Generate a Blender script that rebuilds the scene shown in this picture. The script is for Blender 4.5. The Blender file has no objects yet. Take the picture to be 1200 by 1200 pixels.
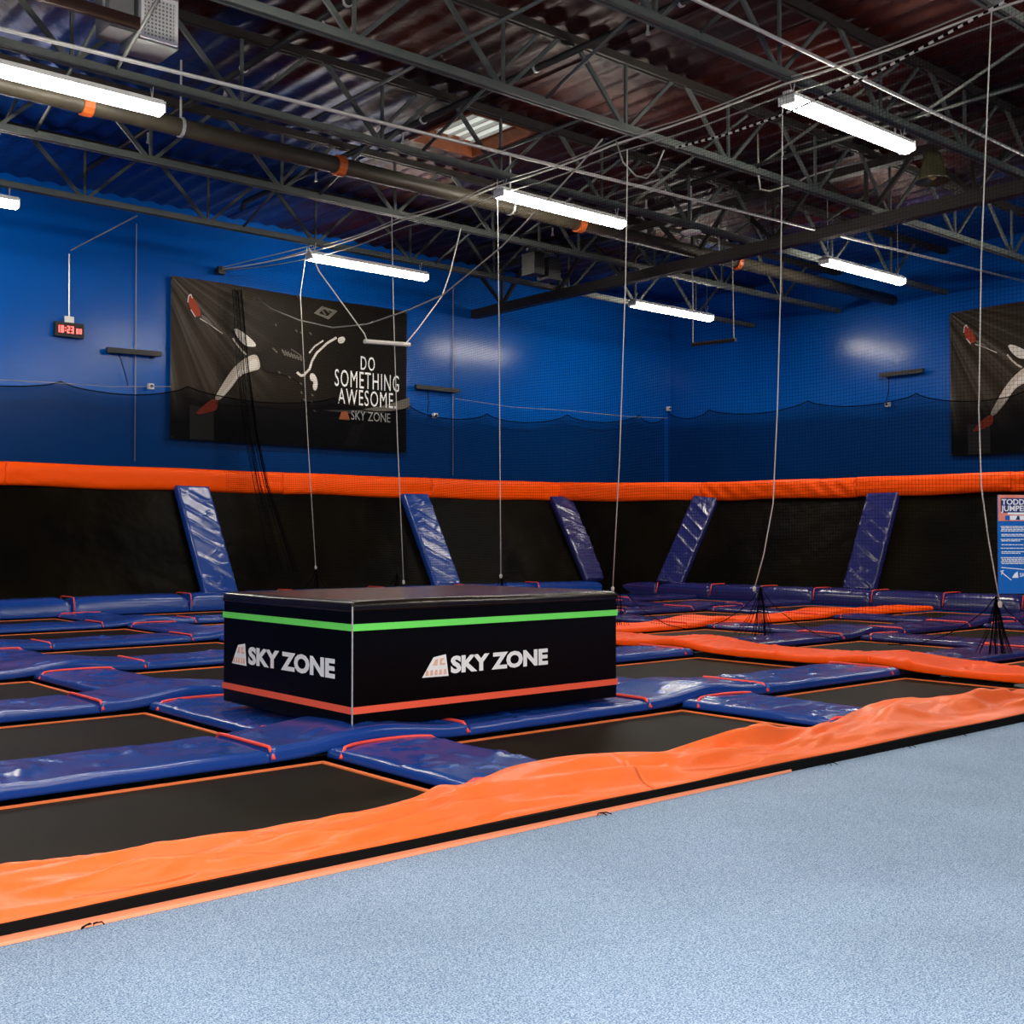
import bpy, math, random
import numpy as np
from mathutils import Vector, Matrix
# ------------------------------------------------------------------ camera, world, light, exposure
SC = bpy.context.scene
COL = SC.collection
FPX, YAW, PITCH, EYE = 1372.0, 0.862, 0.02305, 1.0
cam = bpy.data.cameras.new('camera'); cam.sensor_width = 36.0; cam.lens = FPX / 1200 * 36
cam.clip_start = 0.05; cam.clip_end = 200
camo = bpy.data.objects.new('camera', cam); COL.objects.link(camo)
camo.location = (0, 0, EYE); camo.rotation_euler = (math.pi / 2 + PITCH, 0, YAW - math.pi / 2)
SC.camera = camo
SC.view_settings.view_transform = 'Standard'; SC.view_settings.look = 'None'
SC.view_settings.gamma = 1; SC.view_settings.use_curve_mapping = False
SC.view_settings.exposure = 0.55
w = bpy.data.worlds.new('world'); SC.world = w; w.use_nodes = True
w.node_tree.nodes['Background'].inputs[0].default_value = (0.02, 0.022, 0.03, 1)
w.node_tree.nodes['Background'].inputs[1].default_value = 0.3
TUBE = 52.0            # emission of the fluorescent lenses
FLASH = 200.0           # the photographer's flash, just above the camera
fl = bpy.data.lights.new('camera_flash', 'AREA'); fl.energy = FLASH; fl.size = 0.25; fl.color = (1, 0.97, 0.94)
flo = bpy.data.objects.new('camera_flash', fl); COL.objects.link(flo)
flo.location = (-0.12, -0.12, EYE + 0.35); flo.rotation_euler = camo.rotation_euler

# ------------------------------------------------------------------ materials
def mat(name, col, rough=0.5, metal=0.0, bump=None, emit=None, spec=0.5, var=None, coat=0.0, sheen=0.0):
    """bump=(scale, strength, distance); var=(scale, colour2, detail)"""
    m = bpy.data.materials.new(name); m.use_nodes = True
    nt = m.node_tree; b = nt.nodes['Principled BSDF']
    b.inputs['Base Color'].default_value = (*col, 1); b.inputs['Roughness'].default_value = rough
    b.inputs['Metallic'].default_value = metal; b.inputs['Specular IOR Level'].default_value = spec
    b.inputs['Coat Weight'].default_value = coat
    b.inputs['Sheen Weight'].default_value = sheen
    tc = nt.nodes.new('ShaderNodeTexCoord')
    if var:
        n = nt.nodes.new('ShaderNodeTexNoise'); n.inputs['Scale'].default_value = var[0]; n.inputs['Detail'].default_value = var[2]
        r = nt.nodes.new('ShaderNodeValToRGB'); r.color_ramp.elements[0].position = 0.35; r.color_ramp.elements[1].position = 0.65
        r.color_ramp.elements[0].color = (*col, 1); r.color_ramp.elements[1].color = (*var[1], 1)
        nt.links.new(tc.outputs['Object'], n.inputs['Vector']); nt.links.new(n.outputs['Fac'], r.inputs['Fac'])
        nt.links.new(r.outputs['Color'], b.inputs['Base Color'])
    if bump:
        n = nt.nodes.new('ShaderNodeTexNoise'); n.inputs['Scale'].default_value = bump[0]; n.inputs['Detail'].default_value = 3
        bp = nt.nodes.new('ShaderNodeBump'); bp.inputs['Strength'].default_value = bump[1]; bp.inputs['Distance'].default_value = bump[2]
        nt.links.new(tc.outputs['Object'], n.inputs['Vector']); nt.links.new(n.outputs['Fac'], bp.inputs['Height'])
        nt.links.new(bp.outputs['Normal'], b.inputs['Normal'])
    if emit:
        b.inputs['Emission Color'].default_value = (*emit[0], 1); b.inputs['Emission Strength'].default_value = emit[1]
    return m

def carpet_mat():
    m = mat('blue_grey_carpet', (0.3, 0.4, 0.55), 0.95, spec=0.1)
    nt = m.node_tree; b = nt.nodes['Principled BSDF']; tc = nt.nodes['Texture Coordinate']
    n = nt.nodes.new('ShaderNodeTexNoise'); n.inputs['Scale'].default_value = 190; n.inputs['Detail'].default_value = 2; n.inputs['Roughness'].default_value = 0.7
    r = nt.nodes.new('ShaderNodeValToRGB'); e = r.color_ramp.elements
    e[0].position = 0.36; e[0].color = (0.10, 0.185, 0.34, 1); e[1].position = 0.62; e[1].color = (0.53, 0.66, 0.82, 1)
    k = e.new(0.48); k.color = (0.265, 0.38, 0.565, 1)
    n2 = nt.nodes.new('ShaderNodeTexNoise'); n2.inputs['Scale'].default_value = 1.3; n2.inputs['Detail'].default_value = 4
    mx = nt.nodes.new('ShaderNodeMix'); mx.data_type = 'RGBA'; mx.blend_type = 'MULTIPLY'; mx.inputs[0].default_value = 0.35
    bp = nt.nodes.new('ShaderNodeBump'); bp.inputs['Strength'].default_value = 0.25; bp.inputs['Distance'].default_value = 0.003
    L = nt.links.new
    L(tc.outputs['Object'], n.inputs['Vector']); L(tc.outputs['Object'], n2.inputs['Vector']); L(n.outputs['Fac'], r.inputs['Fac'])
    L(r.outputs['Color'], mx.inputs[6]); L(n2.outputs['Fac'], mx.inputs[7]); L(mx.outputs[2], b.inputs['Base Color'])
    L(n.outputs['Fac'], bp.inputs['Height']); L(bp.outputs['Normal'], b.inputs['Normal'])
    return m

def deck_mat():
    m = mat('reflection_tinted_roof_deck', (0.05, 0.03, 0.025), 0.45, metal=0.45, spec=0.15)
    nt = m.node_tree; b = nt.nodes['Principled BSDF']; tc = nt.nodes['Texture Coordinate']; L = nt.links.new
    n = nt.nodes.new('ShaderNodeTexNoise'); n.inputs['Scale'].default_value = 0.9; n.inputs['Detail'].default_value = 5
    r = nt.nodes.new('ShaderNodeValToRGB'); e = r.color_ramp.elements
    e[0].position = 0.3; e[0].color = (0.018, 0.013, 0.019, 1); e[1].position = 0.72; e[1].color = (0.080, 0.014, 0.006, 1)  # brown-red deck; its red blotches paint in orange reflected from the pads
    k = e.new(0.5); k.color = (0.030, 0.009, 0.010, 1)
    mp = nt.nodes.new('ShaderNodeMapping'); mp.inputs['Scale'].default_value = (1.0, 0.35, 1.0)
    def rng_(out, a, b):
        q = nt.nodes.new('ShaderNodeMapRange'); q.inputs['From Min'].default_value = a; q.inputs['From Max'].default_value = b; L(out, q.inputs['Value']); return q.outputs[0]
    def mth(op, a, b):
        q = nt.nodes.new('ShaderNodeMath'); q.operation = op
        for i, v in enumerate((a, b)):
            if isinstance(v, float): q.inputs[i].default_value = v
            else: L(v, q.inputs[i])
        return q.outputs[0]
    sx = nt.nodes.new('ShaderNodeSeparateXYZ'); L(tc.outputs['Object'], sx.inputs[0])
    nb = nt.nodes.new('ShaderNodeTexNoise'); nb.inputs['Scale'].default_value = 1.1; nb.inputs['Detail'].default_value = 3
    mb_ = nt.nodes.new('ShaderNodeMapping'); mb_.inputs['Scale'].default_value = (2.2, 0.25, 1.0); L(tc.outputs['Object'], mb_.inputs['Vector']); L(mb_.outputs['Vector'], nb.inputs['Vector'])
    # painted reflection of the blue walls, fading out towards the middle of the roof
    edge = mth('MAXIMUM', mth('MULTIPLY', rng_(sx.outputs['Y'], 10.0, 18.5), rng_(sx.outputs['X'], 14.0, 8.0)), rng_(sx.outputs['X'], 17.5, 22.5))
    wall_reflection = mth('MULTIPLY', rng_(mth('ADD', mth('MULTIPLY', nb.outputs['Fac'], 0.9), edge), 0.72, 1.15), 0.85)
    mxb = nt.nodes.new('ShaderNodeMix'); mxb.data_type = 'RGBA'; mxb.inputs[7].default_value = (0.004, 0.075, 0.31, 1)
    L(wall_reflection, mxb.inputs[0])
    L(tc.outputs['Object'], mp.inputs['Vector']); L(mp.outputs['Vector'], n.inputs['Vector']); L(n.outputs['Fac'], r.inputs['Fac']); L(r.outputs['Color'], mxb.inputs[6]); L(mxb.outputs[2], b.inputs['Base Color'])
    n2 = nt.nodes.new('ShaderNodeTexNoise'); n2.inputs['Scale'].default_value = 3.5; n2.inputs['Detail'].default_value = 3
    bp = nt.nodes.new('ShaderNodeBump'); bp.inputs['Strength'].default_value = 0.5; bp.inputs['Distance'].default_value = 0.05
    L(tc.outputs['Object'], n2.inputs['Vector']); L(n2.outputs['Fac'], bp.inputs['Height']); L(bp.outputs['Normal'], b.inputs['Normal'])
    return m

def net_mat():
    m = bpy.data.materials.new('fine_black_netting'); m.use_nodes = True; nt = m.node_tree; L = nt.links.new
    b = nt.nodes['Principled BSDF']; b.inputs['Base Color'].default_value = (0.004, 0.005, 0.008, 1); b.inputs['Roughness'].default_value = 0.8
    b.inputs['Alpha'].default_value = 0.45; b.inputs['Specular IOR Level'].default_value = 0.0
    return m

def canvas_mat():
    m = mat('printed_canvas', (0.02, 0.014, 0.009), 0.5, spec=0.1)
    nt = m.node_tree; b = nt.nodes['Principled BSDF']; tc = nt.nodes['Texture Coordinate']; L = nt.links.new
    # print: brown haze with pale beams radiating from the upper left, dark along the bottom
    sx = nt.nodes.new('ShaderNodeSeparateXYZ'); L(tc.outputs['Object'], sx.inputs[0])
    n = nt.nodes.new('ShaderNodeTexNoise'); n.inputs['Scale'].default_value = 0.7; n.inputs['Detail'].default_value = 4; L(tc.outputs['Object'], n.inputs['Vector'])
    def math_(op, a, bb):
        q = nt.nodes.new('ShaderNodeMath'); q.operation = op
        for i, v in enumerate((a, bb)):
            if isinstance(v, (int, float)): q.inputs[i].default_value = v
            elif v is not None: L(v, q.inputs[i])
        return q.outputs[0]
    dx = math_('SUBTRACT', sx.outputs['X'], -0.35); dz = math_('SUBTRACT', 3.3, sx.outputs['Z'])
    ang = math_('ARCTAN2', dx, dz)
    an = nt.nodes.new('ShaderNodeTexNoise'); an.noise_dimensions = '1D'; an.inputs['Scale'].default_value = 9; an.inputs['Detail'].default_value = 2
    L(ang, an.inputs['W'])
    beam = math_('MULTIPLY', math_('POWER', an.outputs['Fac'], 4.0), 2.2)
    left = nt.nodes.new('ShaderNodeMapRange'); left.inputs['From Min'].default_value = 2.2; left.inputs['From Max'].default_value = 0.2; L(sx.outputs['X'], left.inputs['Value'])
    low = nt.nodes.new('ShaderNodeMapRange'); low.inputs['From Min'].default_value = 0.35; low.inputs['From Max'].default_value = 1.1; L(sx.outputs['Z'], low.inputs['Value'])
    f = math_('MULTIPLY', math_('MULTIPLY', beam, left.outputs[0]), low.outputs[0])
    r1 = nt.nodes.new('ShaderNodeMix'); r1.data_type = 'RGBA'; r1.inputs[6].default_value = (0.0035, 0.0024, 0.0015, 1); r1.inputs[7].default_value = (0.024, 0.014, 0.0055, 1)
    mid = nt.nodes.new('ShaderNodeMapRange'); mid.inputs['From Min'].default_value = 4.6; mid.inputs['From Max'].default_value = 0.8; L(sx.outputs['X'], mid.inputs['Value'])
    L(math_('MULTIPLY', math_('MULTIPLY', n.outputs['Fac'], 1.3), math_('MULTIPLY', mid.outputs[0], low.outputs[0])), r1.inputs[0])
    r2 = nt.nodes.new('ShaderNodeMix'); r2.data_type = 'RGBA'; r2.inputs[7].default_value = (0.2, 0.175, 0.15, 1)
    L(f, r2.inputs[0]); L(r1.outputs[2], r2.inputs[6]); L(r2.outputs[2], b.inputs['Base Color'])
    return m

M = dict(
    wall=mat('glossy_blue_paint', (0.0, 0.088, 0.42), 0.2, bump=(14, 0.05, 0.01), spec=0.24, var=(0.5, (0.0, 0.080, 0.38), 3)),
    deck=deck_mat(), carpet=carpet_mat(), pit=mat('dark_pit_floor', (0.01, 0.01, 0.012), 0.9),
    steel=mat('grey_green_painted_steel', (0.068, 0.082, 0.078), 0.5, var=(3, (0.09, 0.10, 0.092), 3)),
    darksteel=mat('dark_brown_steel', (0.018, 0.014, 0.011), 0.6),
    pipe=mat('dusty_brown_pipe', (0.065, 0.055, 0.035), 0.5, var=(2, (0.045, 0.038, 0.026), 3)),
    blackpipe=mat('black_iron_pipe', (0.012, 0.012, 0.012), 0.45),
    conduit=mat('galvanised_conduit', (0.62, 0.62, 0.6), 0.35, metal=0.4),
    orange=mat('orange_vinyl', (0.92, 0.14, 0.018), 0.38, bump=(11, 0.3, 0.012)),
    bandorange=mat('bright_orange_band_vinyl', (0.98, 0.085, 0.0), 0.45, spec=0.15, bump=(11, 0.3, 0.012)),
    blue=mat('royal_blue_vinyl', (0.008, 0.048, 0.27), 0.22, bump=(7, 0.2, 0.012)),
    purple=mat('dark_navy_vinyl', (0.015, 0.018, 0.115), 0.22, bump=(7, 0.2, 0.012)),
    coral=mat('coral_piping', (0.95, 0.075, 0.05), 0.45),
    coralstripe=mat('coral_stripe', (0.95, 0.12, 0.055), 0.5),
    edge=mat('orange_webbing', (0.85, 0.19, 0.045), 0.6),
    lip=mat('pale_orange_flap', (0.95, 0.30, 0.15), 0.6),
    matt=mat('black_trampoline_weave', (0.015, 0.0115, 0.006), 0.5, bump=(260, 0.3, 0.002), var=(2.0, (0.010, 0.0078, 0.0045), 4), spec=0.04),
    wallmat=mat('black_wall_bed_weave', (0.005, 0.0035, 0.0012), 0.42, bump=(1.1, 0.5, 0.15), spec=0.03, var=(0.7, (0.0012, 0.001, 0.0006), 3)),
    boxv=mat('black_box_vinyl', (0.0015, 0.0015, 0.002), 0.3, bump=(5, 0.2, 0.01), spec=0.12),
    boxtop=mat('mottled_black_box_lid', (0.005, 0.0035, 0.003), 0.22, bump=(4, 0.3, 0.02), var=(3, (0.014, 0.008, 0.005), 4)),  # black lid with random brown mottling
    green=mat('neon_green_stripe', (0.17, 0.85, 0.13), 0.5),
    white=mat('white_print', (0.9, 0.9, 0.9), 0.5), seam=mat('pale_corner_seam', (0.35, 0.35, 0.38), 0.4),
    orangeprint=mat('orange_print', (0.8, 0.22, 0.07), 0.5), paleorange=mat('pale_orange_print', (0.85, 0.5, 0.35), 0.5),
    black=mat('black_plastic', (0.008, 0.008, 0.009), 0.5), blackstrip=mat('black_hook_strip', (0.004, 0.004, 0.004), 0.9, spec=0.1),
    lens=mat('fluorescent_lens', (0.9, 0.9, 0.9), 0.4, emit=((1.0, 0.93, 0.80), TUBE)),
    housing=mat('white_enamel', (0.7, 0.7, 0.68), 0.4), rope=mat('white_rope', (0.62, 0.60, 0.55), 0.7), cable=mat('grey_cable', (0.3, 0.29, 0.27), 0.6),
    cord=mat('black_net_cord', (0.003, 0.003, 0.004), 0.9, spec=0.0), net=net_mat(), canvas=canvas_mat(),
    skin=mat('pale_skin_print', (0.50, 0.44, 0.38), 0.5, spec=0.1), skinhi=mat('bright_skin_print', (0.62, 0.58, 0.54), 0.5, spec=0.1), redshoe=mat('red_shoe_print', (0.32, 0.045, 0.02), 0.5, spec=0.1),
    figdark=mat('dark_clothing_print', (0.012, 0.008, 0.006), 0.5, spec=0.1), dimprint=mat('dim_grey_print', (0.035, 0.033, 0.03), 0.5, spec=0.1), greyprint=mat('grey_print', (0.13, 0.12, 0.105), 0.5, spec=0.1),
    led=mat('red_led', (0.3, 0.0, 0.0), 0.4, emit=((1.0, 0.06, 0.05), 5.0)),
    signblue=mat('sign_blue', (0.008, 0.13, 0.50), 0.35), signnavy=mat('sign_navy', (0.01, 0.03, 0.16), 0.4), signcoral=mat('sign_coral', (0.80, 0.20, 0.13), 0.4, var=(9, (0.85, 0.30, 0.22), 3)),
    wood=mat('bare_curb_wood', (0.22, 0.055, 0.012), 0.6, var=(5, (0.15, 0.035, 0.01), 3)), brown=mat('brown_strut', (0.075, 0.035, 0.022), 0.5),
    glazing=mat('skylight_glazing', (0.62, 0.66, 0.62), 0.25, emit=((0.62, 0.68, 0.62), 0.5)), sky2=mat('yellowed_glazing', (0.45, 0.38, 0.14), 0.4, emit=((0.5, 0.42, 0.15), 0.4)),
    clamp=mat('orange_clamp', (0.62, 0.12, 0.02), 0.5), glass=mat('smoky_lamp_glass', (0.06, 0.055, 0.03), 0.15), amber=mat('amber_bulb', (0.7, 0.5, 0.12), 0.3),
    pendant=mat('galvanised_duct', (0.33, 0.34, 0.34), 0.4, metal=0.5),
)
# ------------------------------------------------------------------ helpers
# the court floor group, worked out in eye heights from pixels, is scaled about the camera; its deck lies 1.22 m below the eye
DECK_CAM_SCALE, DECK_Z = 1.22, -0.22
CAM_SCALE, ZO = 1.0, 0.0
F = Vector((math.cos(YAW) * math.cos(PITCH), math.sin(YAW) * math.cos(PITCH), math.sin(PITCH)))
RT = Vector((math.sin(YAW), -math.cos(YAW), 0)); UP = RT.cross(F)
def ray(u, v): return F + RT * ((u - 600) / FPX) - UP * ((v - 600) / FPX)
def at(u, v, x=None, y=None, z=None):          # world point seen at a pixel of the photograph, on a known plane
    r = ray(u, v)
    t = x / r.x if x is not None else y / r.y if y is not None else (z - EYE) / r.z
    return Vector((r.x * t, r.y * t, r.z * t + EYE))

class MB:
    def __init__(s): s.v = []; s.f = []
    def add(s, vs, fs):
        o = len(s.v); s.v += [tuple(p) for p in vs]; s.f += [tuple(i + o for i in f) for f in fs]; return s
    def box(s, a, b, rot=None, c=None):
        x0, y0, z0 = a; x1, y1, z1 = b
        vs = [(x0, y0, z0), (x1, y0, z0), (x1, y1, z0), (x0, y1, z0), (x0, y0, z1), (x1, y0, z1), (x1, y1, z1), (x0, y1, z1)]
        if rot is not None: vs = [tuple(rot @ Vector(p)) for p in vs]
        if c is not None: vs = [tuple(Vector(p) + Vector(c)) for p in vs]
        return s.add(vs, [(0, 3, 2, 1), (4, 5, 6, 7), (0, 1, 5, 4), (1, 2, 6, 5), (2, 3, 7, 6), (3, 0, 4, 7)])
    def bar(s, a, b, w, h):                     # rectangular bar from a to b
        a = Vector(a); b = Vector(b); d = (b - a); L = d.length; d.normalize()
        up = Vector((0, 0, 1)) if abs(d.z) < 0.95 else Vector((0, 1, 0))
        sd = d.cross(up).normalized() * (w / 2); u2 = sd.normalized().cross(d).normalized() * (h / 2)
        vs = [a - sd - u2, a + sd - u2, a + sd + u2, a - sd + u2, b - sd - u2, b + sd - u2, b + sd + u2, b - sd + u2]
        return s.add(vs, [(0, 1, 2, 3), (7, 6, 5, 4), (0, 4, 5, 1), (1, 5, 6, 2), (2, 6, 7, 3), (3, 7, 4, 0)])
    def tube(s, pts, r, n=6):
        P = [Vector(p) for p in pts]; o = len(s.v); ref = None
        for i, p in enumerate(P):
            d = (P[min(i + 1, len(P) - 1)] - P[max(i - 1, 0)]).normalized()
            if ref is None: ref = Vector((0, 0, 1)) if abs(d.z) < 0.9 else Vector((1, 0, 0))
            a = d.cross(ref).normalized(); b = a.cross(d).normalized(); ref = b
            rr = r[i] if isinstance(r, (list, tuple)) else r
            for k in range(n):
                t = 2 * math.pi * k / n; s.v.append(tuple(p + (a * math.cos(t) + b * math.sin(t)) * rr))
        for i in range(len(P) - 1):
            for k in range(n):
                s.f.append((o + i * n + k, o + i * n + (k + 1) % n, o + (i + 1) * n + (k + 1) % n, o + (i + 1) * n + k))
        s.f.append(tuple(o + k for k in range(n))[::-1]); s.f.append(tuple(o + (len(P) - 1) * n + k for k in range(n)))
        return s
    def lathe(s, prof, n=20, c=(0, 0, 0)):
        o = len(s.v)
        for r, z in prof:
            for k in range(n):
                t = 2 * math.pi * k / n; s.v.append((c[0] + r * math.cos(t), c[1] + r * math.sin(t), c[2] + z))
        for i in range(len(prof) - 1):
            for k in range(n):
                s.f.append((o + i * n + k, o + i * n + (k + 1) % n, o + (i + 1) * n + (k + 1) % n, o + (i + 1) * n + k))
        return s
    def prism(s, poly, y0, y1):                 # polygon in local x,z extruded along y
        n = len(poly)
        vs = [(x, y0, z) for x, z in poly] + [(x, y1, z) for x, z in poly]
        return s.add(vs, [tuple(range(n)), tuple(range(2 * n - 1, n - 1, -1))] + [(i, i + n, (i + 1) % n + n, (i + 1) % n) for i in range(n)])
    def grid(s, G):                             # G[i][j] of points
        o = len(s.v); ni = len(G); nj = len(G[0])
        for row in G:
            for p in row: s.v.append(tuple(p))
        for i in range(ni - 1):
            for j in range(nj - 1):
                s.f.append((o + i * nj + j, o + (i + 1) * nj + j, o + (i + 1) * nj + j + 1, o + i * nj + j + 1))
        return s
    def mesh(s, name, m, smooth=False):
        me = bpy.data.meshes.new(name); me.from_pydata([(p[0] * CAM_SCALE, p[1] * CAM_SCALE, p[2] * CAM_SCALE) for p in s.v], [], s.f); me.materials.append(m)
        if smooth: me.polygons.foreach_set('use_smooth', [True] * len(me.polygons))
        me.update(); return me

def link(name, me, parent=None, loc=(0, 0, 0), rz=0):
    o = bpy.data.objects.new(name, me); COL.objects.link(o); o.location = (loc[0] * CAM_SCALE, loc[1] * CAM_SCALE, loc[2] * CAM_SCALE + (ZO if parent is None else 0)); o.rotation_euler = (0, 0, rz)
    if parent is not None: o.parent = parent
    return o
def obj(name, mb, m, parent=None, smooth=False, **k): return link(name, mb.mesh(name, m, smooth), parent, **k)
def thing(name, label, cat, loc=(0, 0, 0), rz=0, group=None):
    o = bpy.data.objects.new(name, None); COL.objects.link(o); o.location = (loc[0] * CAM_SCALE, loc[1] * CAM_SCALE, loc[2] * CAM_SCALE + ZO); o.rotation_euler = (0, 0, rz); o.empty_display_size = 0.1
    o['label'] = label; o['category'] = cat
    if group: o['group'] = group
    return o
def tag(o, label, cat, group=None):
    o['label'] = label; o['category'] = cat
    if group: o['group'] = group
    return o
def struct(name, mb, m, **k):
    o = obj(name, mb, m, **k); o['kind'] = 'structure'; return o
def dup(root, loc=None, rz=None, label=None):
    r = root.copy(); COL.objects.link(r)
    if loc is not None: r.location = loc
    if rz is not None: r.rotation_euler = (0, 0, rz)
    if label: r['label'] = label
    for ch in list(root.children):
        c = ch.copy(); COL.objects.link(c); c.parent = r
        for g in list(ch.children):
            d = g.copy(); COL.objects.link(d); d.parent = c
    return r
def text_mesh(s, size, m, extrude=0.0, bold=0.0, sx=1.0, align='LEFT', name='lettering', spacing=1.0, line=1.0):
    """lettering lying in local x,z and facing -y"""
    c = bpy.data.curves.new(name, 'FONT'); c.body = s; c.size = size; c.extrude = extrude; c.offset = bold; c.align_x = align; c.space_character = spacing
    c.space_line = line; c.resolution_u = 3
    o = bpy.data.objects.new(name, c); COL.objects.link(o)
    dg = bpy.context.evaluated_depsgraph_get(); me = bpy.data.meshes.new_from_object(o.evaluated_get(dg))
    bpy.data.objects.remove(o); bpy.data.curves.remove(c)
    me.transform(Matrix(((sx, 0, 0, 0), (0, 0, -1, 0), (0, 1, 0, 0), (0, 0, 0, 1))))
    me.materials.clear(); me.materials.append(m); me.name = name
    return me
def put_text(name, s, size, m, parent, loc, **k):
    return link(name, text_mesh(s, size, m, name=name, **k), parent, loc)
def vnoise(rng, n=6, amp=1.0, kmax=9.0):        # sum of random waves over x,y
    W = [(rng.uniform(-kmax, kmax), rng.uniform(-kmax, kmax), rng.uniform(0, 6.28), amp * rng.uniform(.4, 1) / n ** 0.5) for _ in range(n)]
    return lambda x, y: sum(a * math.sin(kx * x + ky * y + ph) for kx, ky, ph, a in W)
def edge_samples(L, r, n):
    e = [0, r * .08, r * .3, r * .65, r]
    mid = [r + (L - 2 * r) * i / n for i in range(1, n)]
    return e + mid + [L - q for q in reversed(e)]
def cushion(mb, Lx, Ly, T, r=0.04, nx=16, ny=8, seed=0, wr=0.006, hump=None, z0=0.0, kmax=14, crease=None, folds=0):
    """stuffed pad from (0,0) to (Lx,Ly), top at about T, rolled edges"""
    rng = random.Random(seed); wn = vnoise(rng, 7, wr, kmax)
    xs = edge_samples(Lx, r, nx); ys = edge_samples(Ly, r, ny)
    def prof(d, L):
        d = min(d, L - d); q = min(1, d / r); return math.sqrt(max(0, 1 - (1 - q) ** 2))
    G = []
    fd = []
    if folds:
        for _ in range(int(folds * Lx * Ly)):
            a = rng.uniform(0, math.pi) if rng.random() < .3 else rng.gauss(math.pi / 2 if Lx > Ly else 0, .5)
            fd.append((rng.uniform(.05, Lx - .05), rng.uniform(.08, Ly - .08), math.cos(a), math.sin(a), rng.uniform(.06, .22), rng.uniform(.012, .022), rng.uniform(.004, .012) * rng.choice((1, 1, -.6)), rng.uniform(-1.5, 1.5)))
    def fsum(x, y):
        z = 0
        for fx, fy, c, s_, ln, wd, am, cv in fd:
            dx, dy = x - fx, y - fy; t = dx * c + dy * s_
            if abs(t) < ln:
                d = -dx * s_ + dy * c - cv * t * t
                if abs(d) < .07: z += am * math.exp(-(d / wd) ** 2) * (1 - (t / ln) ** 2)
        return z
    for x in xs:
        row = []
        for y in ys:
            p = min(prof(x, Lx), prof(y, Ly)); h = (hump(x, y) if hump else 0)
            cr = (crease(x, y) if crease else 0)
            row.append((x, y, z0 + h + 0.012 + (T - 0.012) * (0.35 + 0.65 * p if p > 0 else 0.0) + p * (wn(x, y) + cr + fsum(x, y))))
        G.append(row)
    mb.grid(G)
    o = len(mb.v); nx_ = len(xs); ny_ = len(ys)
    # skirt down to the underside
    ring = [(i, 0) for i in range(nx_)] + [(nx_ - 1, j) for j in range(1, ny_)] + [(i, ny_ - 1) for i in range(nx_ - 2, -1, -1)] + [(0, j) for j in range(ny_ - 2, 0, -1)]
    base = o - nx_ * ny_
    for i, j in ring:
        x, y, z = G[i][j]; mb.v.append((x, y, z0 + (hump(x, y) * 0.85 if hump else 0)))
    n = len(ring)
    for k in range(n):
        a = base + ring[k][0] * ny_ + ring[k][1]; b = base + ring[(k + 1) % n][0] * ny_ + ring[(k + 1) % n][1]
        mb.f.append((a, b, o + (k + 1) % n, o + k)[::-1])
    mb.f.append(tuple(o + k for k in range(n))[::-1])
    return mb

# ------------------------------------------------------------------ room shell
XW, YW, XB, YB, ZC = 22.93, 20.4, -7.0, -7.0, 7.12
struct('floor', MB().box((XB, YB, -0.75), (XW, 3.745, DECK_Z)), M['carpet'])
struct('floor', MB().box((XB, 3.745, -0.8), (XW + .2, YW + .2, -0.7)), M['pit'])
struct('wall_left', MB().box((XB, YW, -0.8), (XW + .2, YW + 0.2, ZC + .3)), M['wall'])
struct('wall_right', MB().box((XW, YB, -0.8), (XW + 0.2, YW, ZC + .3)), M['wall'])
struct('wall_back', MB().box((XB - .2, YB, -0.8), (XB, YW, ZC + .3)), M['wall'])
struct('wall_near', MB().box((XB - .2, YB - .2, -0.8), (XW + .2, YB, ZC + .3)), M['wall'])
# corrugated deck, ribs along Y
SKX0, SKX1, SKY0, SKY1 = 10.35, 11.6, 12.95, 14.5
def deck_strip(mb, x0, x1, y0, y1):
    per = 0.36; n0 = math.floor(x0 / per); pts = []
    x = n0 * per
    while x < x1:
        for q in range(10):
            dx = per * q / 10
            if x0 < x + dx < x1: pts.append((x + dx, ZC + .042 * (0.5 - 0.5 * math.cos(2 * math.pi * q / 10)) ** 0.8))
        x += per
    pts = [(x0, ZC)] + pts + [(x1, ZC)]
    ys = [y0, (y0 + y1) / 2, y1]
    mb.grid([[(px, y, pz) for y in ys] for px, pz in pts])
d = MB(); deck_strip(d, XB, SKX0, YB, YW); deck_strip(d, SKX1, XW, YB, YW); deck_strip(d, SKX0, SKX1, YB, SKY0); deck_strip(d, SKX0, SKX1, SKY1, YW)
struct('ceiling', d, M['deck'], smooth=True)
struct('ceiling', MB().box((XB - .2, YB - .2, ZC + .3), (SKX0, YW + .2, ZC + .35)).box((SKX1, YB, ZC + .3), (XW + .2, YW + .2, ZC + .35)).box((SKX0, YB, ZC + .3), (SKX1, SKY0, ZC + .35)).box((SKX0, SKY1, ZC + .3), (SKX1, YW, ZC + .35)), M['pit'])
# skylight
sk = thing('skylight', 'square roof skylight with wooden curb and ribbed pale glazing', 'skylight', ((SKX0 + SKX1) / 2, (SKY0 + SKY1) / 2, ZC))
hx, hy = (SKX1 - SKX0) / 2, (SKY1 - SKY0) / 2
for a, b in (((-hx, -hy, -.04), (hx, -hy + .05, .3)), ((-hx, hy - .05, -.04), (hx, hy, .3)), ((-hx, -hy + .05, -.04), (-hx + .05, hy - .05, .3)), ((hx - .05, -hy + .05, -.04), (hx, hy - .05, .3))):
    obj('curb_board', MB().box(a, b), M['wood'], sk)
for k in range(5):
    x = -hx + .07 + k * (2 * hx - .14) / 5
    obj('pane', MB().box((x, -hy + .06, .20 + .02 * (k % 2)), (x + (2 * hx - .14) / 5 - .03, hy - .06, .22 + .02 * (k % 2))), M['glazing'] if k > 0 else M['sky2'], sk)
fr = MB()
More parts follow.
